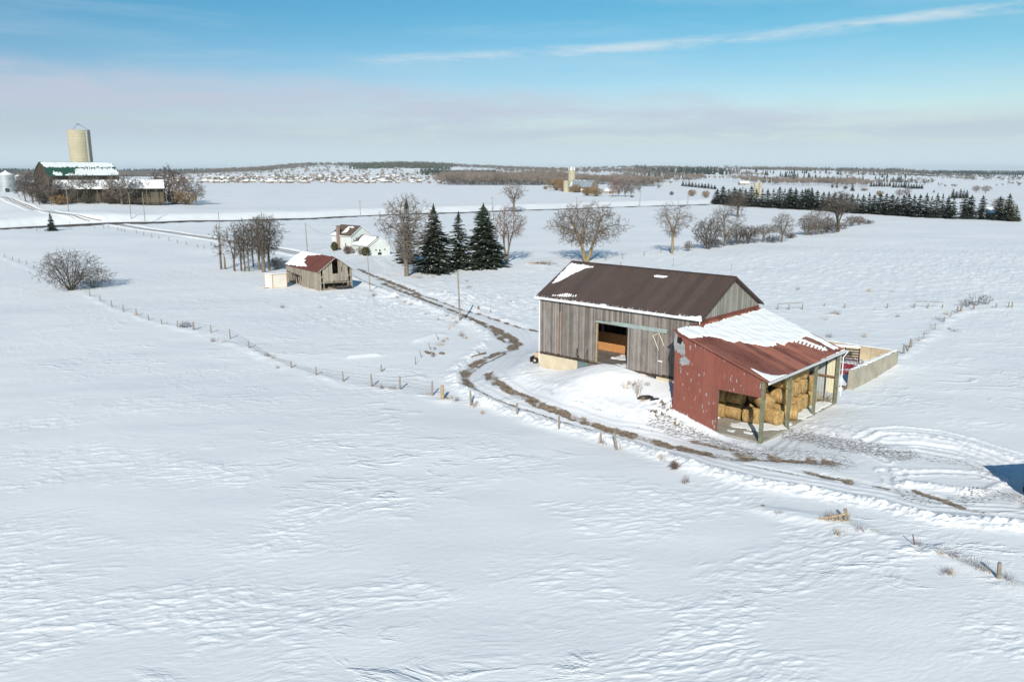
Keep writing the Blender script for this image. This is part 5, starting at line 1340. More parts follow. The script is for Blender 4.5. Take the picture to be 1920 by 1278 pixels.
def spruce(h=16, w=8, seed=1, mat=None, whorls=46, per=13, q=7, taper=1.0, label='', name='spruce_tree', snow=.06, base=.04, group=None, size=1.0, gaps=.0):
    rs = np.random.RandomState(seed); V = []; F = []; SV = []; SF = []; st = []
    def quad(a, b, c, d, VV, FF): k = len(VV); VV += [a, b, c, d]; FF.append((k, k + 1, k + 2, k + 3))
    for i in range(whorls):
        f = (i + rs.rand() * .6) / whorls; z = h * (base + (1 - base) * f * .985)
        L0 = w / 2 * ((1 - f) ** taper) * (1.0 if f > .12 else .75 + f * 2) + .18
        L0 *= rs.uniform(.78, 1.1); na = max(4, int(per * (1 - f * .55)))
        pa, pb = seed * 1.3, f * 9
        for j in range(na):
            if rs.rand() < gaps: continue
            az = rs.rand() * 2 * math.pi; L = L0 * rs.uniform(.62, 1.12) * (1 + .14 * math.sin(2 * az + pa + pb) + .1 * math.sin(5 * az + pb * 2)); ca, sa = math.cos(az), math.sin(az)
            droop = rs.uniform(.12, .38) * (1.2 - f); up = .15 + f * .5
            st.append((0, 0, z, .045, ca * L * .8, sa * L * .8, z - droop * L * .8 + up * .1, .015))
            nq = max(3, int(q * (L / (w / 2) + .3)))
            for k in range(nq):
                t = (k + .6 * rs.rand() + .25) / nq; rr = L * t; zz = z - droop * rr + .25 * droop * L * t ** 3
                sw = (.30 + .34 * (1 - t)) * min(1.2, L * .45) * size * rs.uniform(.7, 1.25)
                cx, cy = ca * rr, sa * rr; ln = L / nq * 1.5
                for sgn in (-1, 1):
                    px_, py_ = -sa * sgn, ca * sgn; dz = rs.uniform(-.16, -.02) * size
                    a = np.array((cx - ca * ln * .4, cy - sa * ln * .4, zz + .02)); b = np.array((cx + ca * ln * .7, cy + sa * ln * .7, zz - .03))
                    c = b + np.array((px_ * sw * .75 + ca * ln * .35, py_ * sw * .75 + sa * ln * .35, dz * 1.4)); d = a + np.array((px_ * sw + ca * ln * .45, py_ * sw + sa * ln * .45, dz + rs.uniform(-.1, .05)))
                    quad(a, b, c, d, V, F)
                    if rs.rand() < snow and f < .93:
                        o = np.array((0, 0, .05)); quad(a + o, b + o, (c + b) / 2 + o, (d + a) / 2 + o, SV, SF)
    for k in range(int(whorls * 3)):                                    # upright leader tufts
        z = h * rs.uniform(.85, 1.0); a = rs.rand() * 6.28; l = (h - z) * .25 + .12; quad(np.array((0, 0, z)), np.array((math.cos(a) * l, math.sin(a) * l, z + .1)), np.array((math.cos(a) * l * .6, math.sin(a) * l * .6, z + .3)), np.array((0, 0, z + .3)), V, F)
    t = thing(name, label, 'tree', (0, 0, 0), 0, group)
    st.append((0, 0, -.4, h * .014, 0, 0, h * .5, h * .008)); st.append((0, 0, h * .5, h * .008, 0, 0, h * 1.0, .02))
    tubes_mesh('trunk', st, M_BARKD, t, 5); raw_mesh('crown', V, F, mat or M_NEEDLE, t)
    if SF: raw_mesh('snow', SV, SF, M_SNOW, t)
    return t

def hpx(n_px, px, py):
    p = at(px, py); d = p[1] * _cp_ + CH * _sp_; return n_px * d / FPX / _cp_
def wpx(n_px, px, py):
    p = at(px, py); return n_px * (p[1] * _cp_ + CH * _sp_) / FPX

def near_trees():
    # the row by the farmyard
    def T(px, py, top, wid, seed, label, **k):
        h = hpx(py - top, px, py); w = wpx(wid, px, py); t = bare_tree(h=h, w=w, seed=seed, label=label, **k); return put(t, px, py)
    T(763, 518, 371, 104, 3, 'big grey maple forking low beside the lane, in front of the leftmost spruce', r=.50, bole=.13, n=560, low=2.5, shape='vase', twig=5, tw=.017, tlen=.8, mats=(M_BARK, M_TWIG))
    for px, py, top, wid, sd, lb, kw in ((765, 494, 378, 58, 11, 'narrow dark spruce behind the big grey maple, leftmost of the tall four', dict(whorls=44, per=12, taper=.85)),
                                       (815, 511, 388, 92, 12, 'wide based spruce with snow flecked boughs, second of the tall four', dict(whorls=52, per=19, taper=.92, size=1.15, snow=.12)),
                                       (861, 504, 401, 72, 13, 'thin gappy spruce between the two widest spruces', dict(whorls=42, per=12, taper=.9, gaps=.12, snow=.09)),
                                       (907, 502, 386, 84, 14, 'fullest and darkest spruce, rightmost of the tall four', dict(whorls=58, per=23, taper=.80, size=1.2, snow=.08))):
        h = hpx(py - top, px, py); w = wpx(wid, px, py); put(spruce(h=h, w=w, seed=sd, label=lb, **kw), px, py)
    T(951, 492, 388, 78, 5, 'leafless twin stemmed tree just right of the fullest spruce', r=.34, stems=2, n=420, twig=4, tw=.014, tlen=.6, low=5, mats=(M_BARK, M_TWIGR))
    T(963, 397, 344, 46, 6, 'solitary bare tree on the far road edge above the twin stemmed tree', r=.7, bole=.35, n=200, shape='vase', twig=3, tw=.03, tlen=1.2, mats=(M_BARK, M_TWIG))
    T(1097, 491, 384, 132, 7, 'huge spreading bare tree with yellowish trunks behind the big barn roof', r=.72, stems=3, n=900, twig=6, tw=.016, tlen=.75, low=3.4, shape='round', mats=(M_BARKY, M_TWIG))
    T(1260, 476, 383, 74, 8, 'slender bare tree with orange brown trunk alone on the pasture fence line', r=.36, bole=.38, n=380, shape='vase', twig=4, tw=.015, tlen=.7, mats=(M_BARKY, M_TWIG))
    # fence-line hedgerow to the right
    H = [(1326, 467, 411, 54, 21, 'dense round thorn bush at the left end of the hedgerow', dict(r=.4, stems=6, n=520, twig=5, tw=.018, tlen=.5, low=.8, mats=(M_BARKD, M_TWIGD))),
         (1359, 462, 385, 62, 22, 'tallest bare tree near the left end of the hedgerow', dict(r=.42, bole=.2, n=420, twig=4, tw=.016, tlen=.7, mats=(M_BARK, M_TWIG))),
         (1383, 458, 420, 30, 23, 'low twisted hedgerow tree just right of the tallest one', dict(r=.3, stems=2, n=180, twig=4, tw=.018, tlen=.5, low=1.5, mats=(M_BARKD, M_TWIGD))),
         (1403, 457, 424, 32, 24, 'low leaning hedgerow tree between two other low ones', dict(r=.3, stems=2, n=180, twig=4, tw=.018, tlen=.5, low=1.4, mats=(M_BARKD, M_TWIGD))),
         (1431, 454, 422, 50, 25, 'flat topped spreading apple tree in the middle of the hedgerow', dict(r=.34, bole=.3, n=260, twig=4, tw=.018, tlen=.5, shape='flat', low=2.4, mats=(M_BARK, M_TWIG))),
         (1466, 454, 401, 38, 26, 'neat oval bare tree standing apart in the gap of the hedgerow', dict(r=.3, bole=.2, n=360, twig=4, tw=.016, tlen=.6, mats=(M_BARK, M_TWIG))),
         (1513, 441, 404, 34, 27, 'bushy bare tree, leftmost of the right hand hedgerow clump', dict(r=.35, stems=3, n=300, twig=4, tw=.02, tlen=.6, low=1.5, mats=(M_BARK, M_TWIG))),
         (1532, 440, 393, 46, 28, 'pale tall bare tree in the right hand hedgerow clump', dict(r=.35, stems=2, n=260, twig=4, tw=.02, tlen=.7, mats=(M_BARK, M_TWIG))),
         (1551, 437, 408, 32, 29, 'dark squat bare tree between two taller ones in the right hand hedgerow clump', dict(r=.35, stems=2, n=240, twig=4, tw=.02, tlen=.6, low=1.2, mats=(M_BARKD, M_TWIGD))),
         (1570, 435, 362, 58, 30, 'tall dark bare tree with two trunks rising in front of the windbreak', dict(r=.5, stems=2, n=380, twig=4, tw=.024, tlen=.9, low=6, mats=(M_BARKD, M_TWIGD))),
         (1596, 424, 405, 26, 31, 'small round bush near the right end of the hedgerow', dict(r=.25, stems=4, n=160, twig=4, tw=.024, tlen=.6, low=.6, mats=(M_BARK, M_TWIG))),
         (1611, 422, 406, 20, 32, 'rust brown bush at the far right end of the hedgerow', dict(r=.25, stems=4, n=150, twig=4, tw=.024, tlen=.5, low=.6, mats=(M_BARK, M_TWIGR))),
         (1383, 407, 355, 42, 33, 'dark leafless tree standing against the left end of the windbreak', dict(r=.5, bole=.3, n=300, twig=4, tw=.03, tlen=.9, mats=(M_BARKD, M_TWIGD))),
         (1290, 471, 452, 16, 34, 'little upright bush between the slender orange trunked tree and the thorn bush', dict(r=.12, stems=5, n=110, twig=4, tw=.014, tlen=.4, low=.5, mats=(M_BARK, M_TWIG)))]
    H += [(x, y, y - hh, ww, 300 + i, f'low dark brush along the hedgerow foot, {ordn(i + 1)} patch from the left', dict(r=.06, stems=9, n=110, twig=4, tw=.018, tlen=.5, low=.2, mats=(M_BARKD, M_TWIGD if i % 3 else M_TWIGR), name='bush', cat='bush', group='brush patches along the hedgerow')) for i, (x, y, hh, ww) in enumerate(((1342, 464, 16, 26), (1371, 460, 22, 26), (1393, 458, 26, 28), (1414, 456, 24, 28), (1447, 455, 14, 26), (1482, 447, 9, 18), (1521, 441, 20, 24), (1541, 439, 22, 24), (1561, 437, 20, 22), (1581, 430, 13, 20), (1626, 420, 7, 22)))]
    for px, py, top, wid, sd, lb, kw in H: T(px, py, top, wid * 1.1, sd, lb, **kw)
    # clump left of the derelict barn
    Cl = [(415, 505, 422, 36, 41, 'sparse bare tree with straight brown trunk, leftmost of the clump by the derelict barn', dict(r=.24, bole=.55, n=84, twig=5, tw=.013, tlen=.5, low=2.5, mats=(M_BEAM, M_TWIGD))),
          (440, 508, 424, 44, 42, 'forked bare tree just right of the broken stub in the clump', dict(r=.22, bole=.24, n=182, twig=4, tw=.016, tlen=.5, shape='vase', mats=(M_BARKD, M_TWIGD))),
          (453, 508, 416, 38, 43, 'upright bare tree, first of the close pair in the clump', dict(r=.2, bole=.24, n=182, twig=4, tw=.016, tlen=.5, shape='vase', mats=(M_BARKD, M_TWIGD))),
          (459, 509, 414, 32, 44, 'upright bare tree, second of the close pair in the clump', dict(r=.17, bole=.24, n=154, twig=4, tw=.016, tlen=.5, shape='vase', mats=(M_BARKD, M_TWIGD))),
          (467, 509, 418, 34, 45, 'crooked bare tree at the middle of the clump', dict(r=.2, bole=.24, n=154, twig=4, tw=.016, tlen=.5, shape='vase', mats=(M_BARK, M_TWIGD))),
          (475, 500, 414, 30, 46, 'slim dark bare tree standing back in the middle of the clump', dict(r=.16, bole=.24, n=125, twig=4, tw=.016, tlen=.5, shape='vase', mats=(M_BARKD, M_TWIGD))),
          (487, 506, 407, 44, 47, 'dense crowned bare tree with a thick mossy trunk in the clump', dict(r=.3, bole=.24, n=294, twig=4, tw=.016, tlen=.5, shape='vase', mats=(M_BARK, M_TWIGD))),
          (495, 511, 405, 52, 48, 'thickest trunked bare tree of the clump beside the cream trailer', dict(r=.42, bole=.24, n=364, twig=4, tw=.017, tlen=.55, shape='vase', mats=(M_BARK, M_TWIGD))),
          (505, 506, 406, 62, 49, 'broad bare tree reaching right, last of the clump by the derelict barn', dict(r=.3, bole=.25, n=392, twig=4, tw=.017, tlen=.55, low=3.2, mats=(M_BARKD, M_TWIGD)))]
    for px, py, top, wid, sd, lb, kw in Cl: T(px, py, top, wid, sd, lb, **kw)
    T(520, 505, 484, 30, 50, 'low grey brush heap between the bare clump and the derelict barn', r=.08, stems=9, n=160, twig=4, tw=.016, tlen=.5, low=.2, mats=(M_BARK, M_TWIG), name='bush', cat='bush')
    p = at3(422, 505); st = thing('tree_stub', 'broken limbless tree stub in the bare clump, beside the leftmost tree', 'tree stump', p)
    m = MB(); m.tube((0, 0, -.3), (.05, 0, 2.6), .28, .16, 7); m.tube((.05, 0, 2.6), (-.05, 0, 3.7), .16, .02, 7); m.build('trunk', M_BARK, st)
    # left field bush
    T(133, 544, 470, 108, 51, 'large tangled leafless thicket on the left fence line, alone in the field', r=.3, stems=12, n=620, twig=5, tw=.011, tlen=.5, low=.4, mats=(M_BARKD, M_TWIGD), name='bush', cat='bush')
    T(178, 539, 503, 74, 52, 'low right hand sprawl of the leafless thicket on the left fence line', r=.12, stems=8, n=220, twig=4, tw=.011, tlen=.5, low=.3, mats=(M_BARKD, M_TWIGD), name='bush', cat='bush')
    h = hpx(32, 97, 433); put(spruce(h=h, w=wpx(19, 97, 433), seed=53, whorls=26, per=12, taper=.9, mat=M_NEEDLEG, label='small blue green spruce standing alone beside the road at far left', snow=.02), 97, 433)
    # house shrubs
    for px, py, rw, rh, sd, mt, lb in ((627.5, 470, 12, 16, 61, M_CEDAR, 'round clipped cedar at the left corner of the farmhouse'), (686, 480, 14, 17, 62, M_CEDAR, 'round clipped cedar before the corner of the farmhouse wing')):
        p = at3(px, py); w = wpx(rw, px, py); hh = hpx(rh, px, py); rs = np.random.RandomState(sd); V = []; F = []
        for k in range(1500):
            q = rs.normal(size=3); q /= np.linalg.norm(q); q *= rs.uniform(.75, 1.03); c = np.array([q[0] * w / 2, q[1] * w / 2, hh * .5 + q[2] * hh * .5]); a = rs.normal(size=3) * .11; b = rs.normal(size=3) * .11; i = len(V); V += [c, c + a, c + a + b, c + b]; F.append((i, i + 1, i + 2, i + 3))
        t = thing('cedar_shrub', lb, 'shrub', p); raw_mesh('foliage', V, F, mt, t); tubes_mesh('trunk', [(0, 0, -.2, .1, 0, 0, hh * .6, .05)], M_BARKD, t, 5)
    T(653, 476, 462, 17, 63, 'reddish brown leafless bush in front of the farmhouse, between the two cedars', r=.1, stems=12, n=240, twig=5, tw=.016, tlen=.35, low=.2, mats=(M_BARKD, M_TWIGR), name='bush', cat='bush')
    T(640, 467, 461, 9, 64, 'small green yard shrub at the foot of the farmhouse chimney', r=.06, stems=6, n=80, twig=5, tw=.02, tlen=.3, low=.1, mats=(M_BARKD, M_OLIVE), name='bush', cat='bush')
    T(675, 478, 462, 10, 65, 'thin grey bush against the wall of the farmhouse wing', r=.06, stems=6, n=70, twig=4, tw=.012, tlen=.4, low=.3, mats=(M_BARK, M_TWIG), name='bush', cat='bush')
    T(1197, 744, 707, 26, 66, 'spiky dry shrub on the snow ramp left of the red wall', r=.03, stems=14, n=46, twig=0, tw=.006, tlen=.25, low=.4, mats=(M_WEED, M_TWIG), name='bush', cat='bush')
    for px, py, top, wid, sd, lb in ((1828, 573, 549, 34, 67, 'bare thorn bush behind the corner of the right hand pasture fence'), (1812, 575, 560, 26, 68, 'lower left lobe of bushes at the pasture fence corner'), (1848, 571, 553, 30, 69, 'right hand bare bush at the pasture fence corner'),
                                   (347, 614, 604, 22, 70, 'scrap of dark brush beside the thick post in the left field fence'), (1265, 880, 864, 13, 71, 'clump of brown dead weeds at the near edge of the lane'), (1025, 497, 488, 46, 72, 'low tangle of tan brush in the snow left of the big barn roof')):
        T(px, py, top, wid, sd, lb, r=.04, stems=9, n=48, twig=2, tw=.009, tlen=.3, low=.1, mats=(M_BARKD, M_TWIGR if sd in (71, 72) else M_TWIGD), name='bush', cat='bush')
near_trees()

def far_trees():
    # shared variants for the smaller, farther trees
    va = []
    for k in range(5): va.append(dict(h=10, w=8.5, r=.26, bole=.2, n=190, twig=4, tw=.036, tlen=.8, shape='vase' if k % 2 else 'round'))
    G1 = 'bare trees around the silo farm'
    L1 = [(48, 379, 48, 44, 'tall bare tree between the grain bins and the green roofed barn'), (62, 381, 50, 40, 'dark bare tree hiding the left gable foot of the green roofed barn'), (74, 384, 44, 34, 'leaning bare tree, third from the left by the silo farm drive'), (96, 384, 46, 44, 'mossy spreading tree before the left half of the livestock shed'), (147, 380, 46, 36, 'open crowned bare tree before the middle of the green barn roof'), (183, 379, 40, 34, 'bare tree before the right half of the green barn roof'),
          (229, 384, 50, 56, 'widest bare tree of the silo farm, with yellow green trunk'), (257, 384, 40, 34, 'narrow bare tree just right of the widest silo farm tree'), (279, 384, 40, 40, 'bare tree standing before the right end of the livestock shed'), (318, 379, 56, 58, 'broad dense crowned tree at the right end of the silo farm'), (341, 381, 46, 40, 'brown bushy tree in the thicket at the right end of the silo farm'), (368, 382, 40, 40, 'lone grey tree at the right edge of the silo farm casting a long shadow')]
    first = True
    protos = []
    def V(i, mats, seed, **kw):
        d = dict(va[i]); d.update(kw); t = bare_tree(seed=seed, label='x', group=None, mats=mats, **d); return t
    protos = [V(0, (M_BARK, M_TWIG), 101), V(1, (M_BARKD, M_TWIGD), 102), V(2, (M_BARK, M_TWIGR), 103), V(3, (M_BARK, M_TWIG), 104), V(4, (M_BARKD, M_TWIGD), 105)]
    bushp = [bare_tree(h=10, w=12, r=.5, stems=8, n=260, twig=5, tw=.06, tlen=1.0, low=.5, seed=106, label='x', mats=(M_BARKD, M_TWIGY), name='bush', cat='bush'), bare_tree(h=10, w=12, r=.5, stems=8, n=260, twig=5, tw=.06, tlen=1.0, low=.5, seed=107, label='x', mats=(M_BARKD, M_TWIGD), name='bush', cat='bush')]
    usedp = set()
    def place(pr, px, py, hp, wp_, label, group, rz):
        p = at3(px, py); h = hpx(hp, px, py); w = wpx(wp_, px, py); bw_ = 12 if pr in bushp else 8.5
        sc = (w / bw_, w / bw_, h / 10)
        if pr.name not in usedp:
            usedp.add(pr.name); o = pr; o.location = p; o.rotation_euler = (0, 0, rz); o.scale = sc; o['label'] = label
            if group: o['group'] = group
        else: o = dup(pr, p, rz, sc, label, group)
        return o
    rg = random.Random(5)
    L1 += [(112, 381, 38, 34, 'bare tree in front of the left end of the livestock shed'), (130, 382, 34, 30, 'small bare tree just left of the open crowned one by the livestock shed'), (166, 380, 40, 34, 'bare tree before the middle of the livestock shed roof'), (206, 381, 38, 34, 'bare tree left of the widest silo farm tree'), (243, 381, 34, 30, 'thin bare tree right beside the widest silo farm tree'), (296, 380, 44, 38, 'bare tree at the back corner of the livestock shed')]
    for i, (px, py, hp, wp_, lb) in enumerate(L1): place(protos[(0, 1, 4, 3, 0, 3, 0, 1, 3, 4, 2, 0, 3, 0, 1, 3, 0, 2)[i]], px, py, hp * (1.12 if i != 11 else 1), wp_, lb, G1, rg.uniform(0, 6))
    G2 = 'bushes around the silo farm'
    for px, py, hp, wp_, k, lb in ((112, 384, 18, 34, 0, 'tan bush at the left end of the thicket before the livestock shed'), (165, 382, 14, 30, 1, 'dark bush behind the road pole before the livestock shed'), (205, 382, 16, 34, 1, 'grey brown bush left of the widest silo farm tree'), (300, 382, 20, 40, 1, 'dark bush in the thicket near the right end of the livestock shed'), (328, 383, 24, 40, 0, 'yellow brown bush below the broad dense tree'), (352, 384, 22, 34, 0, 'yellow brown bush just left of the lone grey tree'), (268, 384, 14, 26, 0, 'small tan bush between two bare trees before the livestock shed'), (82, 382, 22, 30, 1, 'dark bush at the foot of the leaning tree by the silo farm drive')):
        place(bushp[k], px, py, hp, wp_, lb, G2, rg.uniform(0, 6))
    G3 = 'trees and bushes round the distant grey barn'
    for px, py, hp, wp_, pr, lb in ((1044, 357, 21, 34, bushp[0], 'large orange brown willow left of the distant domed silo'), (1056, 359, 20, 22, bushp[0], 'smaller orange willow tight against the short distant silo'), (1080, 361, 15, 18, bushp[0], 'orange brown bush before the left end of the distant grey barn'), (1101, 367, 16, 24, bushp[0], 'olive bush before the gable of the distant grey barn'), (1118, 368, 15, 26, bushp[0], 'brown bush just right of the distant barn gable'), (1149, 369, 32, 20, protos[2], 'reddish bare tree, leftmost of the tall group right of the distant grey barn'), (1160, 368, 31, 24, protos[2], 'reddish bare tree, second of the tall group right of the distant grey barn'), (1172, 369, 30, 24, protos[3], 'grey bare tree, third of the tall group right of the distant grey barn'), (1183, 368, 27, 24, protos[0], 'grey bare tree, last of the tall group right of the distant grey barn'), (1198, 360, 15, 12, protos[0], 'tiny lone tree leaning right of the distant farm group'), (1185, 370, 3, 8, bushp[1], 'tiny dark shrub at the field edge of the distant farm'), (1023, 355, 6, 10, bushp[0], 'tiny bush at the left end of the distant farm')):
        place(pr, px, py, hp, wp_, lb, G3, rg.uniform(0, 6))
    G4 = 'scattered shrubs on the far fields'
    for px, py, hp, wp_, pr, lb in ((1235, 354, 8, 8, protos[3], 'tiny round crowned tree alone on the far field right of the distant farm'), (1259, 366, 7, 8, bushp[1], 'tiny dark shrub on the far field below the tiny round crowned tree'), (1297, 368, 12, 16, bushp[0], 'left of two brown shrubs by the far road near the windbreak'), (1323, 371, 13, 15, bushp[0], 'right of two brown shrubs by the far road near the windbreak'), (1585, 355, 6, 8, bushp[1], 'dark shrub on the slope beyond the windbreak'), (1620, 358, 5, 14, bushp[0], 'low shrub line on the slope beyond the windbreak'), (1649, 367, 9, 14, bushp[0], 'brown bush just beyond the middle of the windbreak'), (1686, 370, 15, 18, protos[2], 'taller brown tree just beyond the right half of the windbreak'), (1700, 370, 18, 16, protos[3], 'pale grey tree just beyond the right half of the windbreak'), (1830, 362, 14, 16, protos[2], 'left of a pair of bushy trees on the far field at right'), (1848, 362, 14, 18, protos[2], 'right of a pair of bushy trees on the far field at right'), (1872, 400, 28, 34, protos[3], 'bare tree rising behind the right end of the windbreak'), (1893, 404, 26, 24, protos[0], 'bare tree behind the olive cedars at the right end of the windbreak')):
        place(pr, px, py, hp, wp_, lb, G4, rg.uniform(0, 6))

    # the windbreak of spruces
    G5 = 'spruces of the long windbreak'
    sp = [spruce(h=12, w=7, seed=200 + k, whorls=24, per=(13, 11, 14, 12, 10, 13)[k], q=5, gaps=(0, .15, 0, 0, .22, .08)[k], taper=(.62, .8, .55, .8, .95, .7)[k], size=2.0, mat=M_NEEDLEF if k != 3 else M_OLIVE, snow=.03, label='x', base=.02) for k in range(6)]
    row = []; x = 1344.
    while x < 1733: row.append((x, 0)); x += rg.uniform(9.5, 11.5)
    for x in (1734, 1744, 1754, 1764, 1775, 1785): row.append((x, 0))
    row += [(1806, 1), (1818, 1), (1839, 1), (1871, 1), (1882, 3), (1888, 2), (1896, 3), (1904, 3)]
    for i, (px, kk) in enumerate(row):
        py = float(np.interp(px, [1340, 1400, 1500, 1600, 1700, 1790, 1910], [383, 387, 393, 399.5, 406, 410, 415])) + rg.uniform(-1, .6)
        top = float(np.interp(px, [1340, 1400, 1500, 1600, 1700, 1740, 1790, 1910], [352, 352, 355, 364, 367, 366, 369, 378])) + rg.uniform(-3.5, 3)
        hp = py - top; wp_ = rg.uniform(21, 27)
        if kk == 1: hp = 44 if px > 1810 else 41; wp_ = 24
        if px == 1806: hp = 46
        if kk == 2: hp = 50; wp_ = 22
        if kk == 3: hp = 28; wp_ = 20
        pr = sp[3] if kk == 3 else sp[(0, 1, 2, 4, 5)[(i * 7 // 3) % 5]]
        if kk == 3: lb = f'olive green cedar at the right end of the windbreak, {ordn(int({1882: 1, 1896: 2, 1904: 3}[px]))} of three'
        else: lb = f'dark snow flecked spruce, {ordn(i + 1)} from the left in the long windbreak'
        place_s(pr, px, py, hp, wp_, lb, G5, rg, usedp)
    # darker second rank and far conifer rows
    G6 = 'small conifers beyond the windbreak'
    k = 0
    fr = [(x, 349 + (x - 1280) * .10, rg.uniform(8, 11), 8) for x in np.arange(1280, 1346, 6.0)]
    fr += [(x, 350, rg.uniform(9, 12), 6) for x in np.arange(1633, 1672, 5.)] + [(x, 352, rg.uniform(9, 12), 6) for x in np.arange(1675, 1696, 5.)] + [(1698, 353, 15, 6), (1703, 353, 14, 6)] + [(x, 354, rg.uniform(8, 10), 8) for x in np.arange(1708, 1732, 5.)]
    fr += [(1598, 358, 11, 9), (1560, 352, 9, 6), (1569, 352, 9, 7)] + [(x, 372, rg.uniform(13, 19), 10) for x in (1786, 1793, 1800, 1806, 1812)] + [(1751, 361, 5, 4), (1478, 384, 30, 16), (1490, 386, 34, 16), (1508, 388, 34, 14), (1520, 388, 36, 16), (1515, 380, 28, 14)]
    for px, py, hp, wp_ in fr:
        k += 1; place_s(sp[(0, 1, 4, 5)[k % 4]], px, py, hp, wp_, f'small far conifer, {ordn(k)} from the left among those beyond the windbreak' if k <= 20 else f'far conifer on the right, {ordn(k - 20)} counted outward beyond the windbreak', G6, rg, usedp)
def place_s(pr, px, py, hp, wp_, lb, grp, rg, usedp):
    p = at3(px, py); h = hpx(hp, px, py); w = wpx(wp_, px, py); sc = (w / 7, w / 7, h / 12)
    if pr.name not in usedp:
        usedp.add(pr.name); pr.location = p; pr.scale = sc; pr['label'] = lb; pr['group'] = grp; pr.rotation_euler = (0, 0, rg.uniform(0, 6))
    else: dup(pr, p, rg.uniform(0, 6), sc, lb, grp)
far_trees()

# ------------------------------------------------------------------ woods far off, each one mass
def wood(name, label, px0, px1, d0, d1, n, kind, h=(9, 14), mat=None, seed=1, clump=0.0):
    rs = np.random.RandomState(seed); V = []; F = []; k = 0
    while k < n:
        d = math.exp(rs.uniform(math.log(d0), math.log(d1))); px = rs.uniform(px0, px1) + rs.normal() * min(14, (px1 - px0) * .06); x = (px - 960) / 1548 * d
        if clump and float(fbm(np.array([x / (260. if seed < 17 else 95.)]), np.array([d / (420. if seed < 17 else 190.)]), 2, seed)[0]) < clump: k += 1; continue
        z = float(zt(x, d)); H = rs.uniform(*h); k += 1
        if kind == 'con':
            R = H * rs.uniform(.2, .3)
            for (za, zb, ra) in ((.05, .55, 1), (.3, .8, .72), (.58, 1.03, .45)):
                a0 = rs.rand() * 6
                for q in range(5):
                    t0, t1 = a0 + q * 1.2566, a0 + (q + 1) * 1.2566; i = len(V); V += [(x + R * ra * math.cos(t0), d + R * ra * math.sin(t0), z + H * za * rs.uniform(.8, 1.2)), (x + R * ra * math.cos(t1), d + R * ra * math.sin(t1), z + H * za), (x, d, z + H * zb)]; F.append((i, i + 1, i + 2))
        else:
            R = H * .36
            i = len(V); V += [(x - .2, d, z - 1), (x + .2, d, z - 1), (x, d, z + H * .7)]; F.append((i, i + 1, i + 2))
            for q in range(16):
                a = rs.rand() * 6.28; rr = R * math.sqrt(rs.rand()); zz = z + H * (.28 + .3 * rs.rand()); L = H * rs.uniform(.25, .48); b = Vector((x + math.cos(a) * rr * .5, d + math.sin(a) * rr * .5, zz)); e = Vector((x + math.cos(a) * rr * 1.3, d + math.sin(a) * rr, min(zz + L, z + H)))
                w = rs.uniform(.25, .5); i = len(V); V += [tuple(b), (e.x - w, e.y, e.z - .5), (e.x + w, e.y, e.z)]; F.append((i, i + 1, i + 2))
    o = raw_mesh(name, V, F, mat or M_TWIG); tag(o, label, 'wood', kind='stuff'); return o
WD = flat('wood_brown', (.155, .13, .11), .9, .3, .02); WG = flat('wood_grey', (.12, .11, .10), .9, .3, .02); WC = flat('wood_conifer', (.035, .05, .045), .9, .4, .02); WP = flat('wood_plantation', (.08, .095, .075), .9, .4, .03)
wood('woodland', 'brown leafless wood stretching behind the distant domed silo farm', 838, 1060, 1180, 1500, 1500, 'dec', (9, 20), WD, 1, -.3)
wood('woodland', 'brown leafless wood to the right of the distant domed silo', 1055, 1230, 1150, 1420, 900, 'dec', (7, 16), WD, 2, -.15)
wood('woodland', 'leafless tree line along the crest of the central hill', 540, 990, 2900, 3300, 800, 'dec', (10, 17), WG, 3)
wood('woodland', 'square conifer plantation on the central hill', 668, 838, 2550, 3000, 900, 'con', (10, 14), WP, 4)
wood('woodland', 'thin dark conifer belt below the central hill', 796, 925, 2020, 2300, 600, 'con', (9, 12), WC, 5)
wood('woodland', 'dark grey wood on the left plain beyond the silo farm', 40, 560, 2350, 4500, 3600, 'dec', (12, 18), WG, 6, -.12)
wood('woodland', 'blue grey far forest on the left horizon', -60, 620, 5000, 9500, 1800, 'con', (18, 30), WC, 7, -.05)
wood('woodland', 'patchy conifer wood on the right centre ridge', 1195, 1345, 2100, 2900, 420, 'con', (12, 18), WC, 8, .02)
wood('woodland', 'scattered grey trees on the right centre slope', 1150, 1420, 1700, 2900, 520, 'dec', (9, 15), WG, 9, .02)
wood('woodland', 'long grey brown tree belt on the right ridge', 1240, 1720, 2900, 3700, 1600, 'dec', (7, 17), WG, 10, .04)
wood('woodland', 'brown copse behind the left part of the windbreak', 1280, 1640, 1180, 1650, 620, 'dec', (9, 14), WD, 11, .10)
wood('woodland', 'dark far woods along the right valley', 1400, 2000, 3200, 5200, 2200, 'con', (9, 20), WC, 12, .06)
wood('woodland', 'grey valley woods at the right edge', 1560, 2000, 2200, 3000, 800, 'dec', (7, 15), WG, 13, .1)
wood('woodland', 'blue far forest on the right hand hills', 1380, 2100, 7000, 16000, 2600, 'con', (18, 30), WC, 14, -.12)
wood('woodland', 'grey trees among the fields beyond the central wood', 940, 1260, 2100, 3200, 700, 'dec', (9, 15), WG, 15, .0)
wood('woodland', 'scattered trees among the far subdivision roofs', 290, 900, 1350, 2300, 420, 'dec', (7, 11), WD, 16)

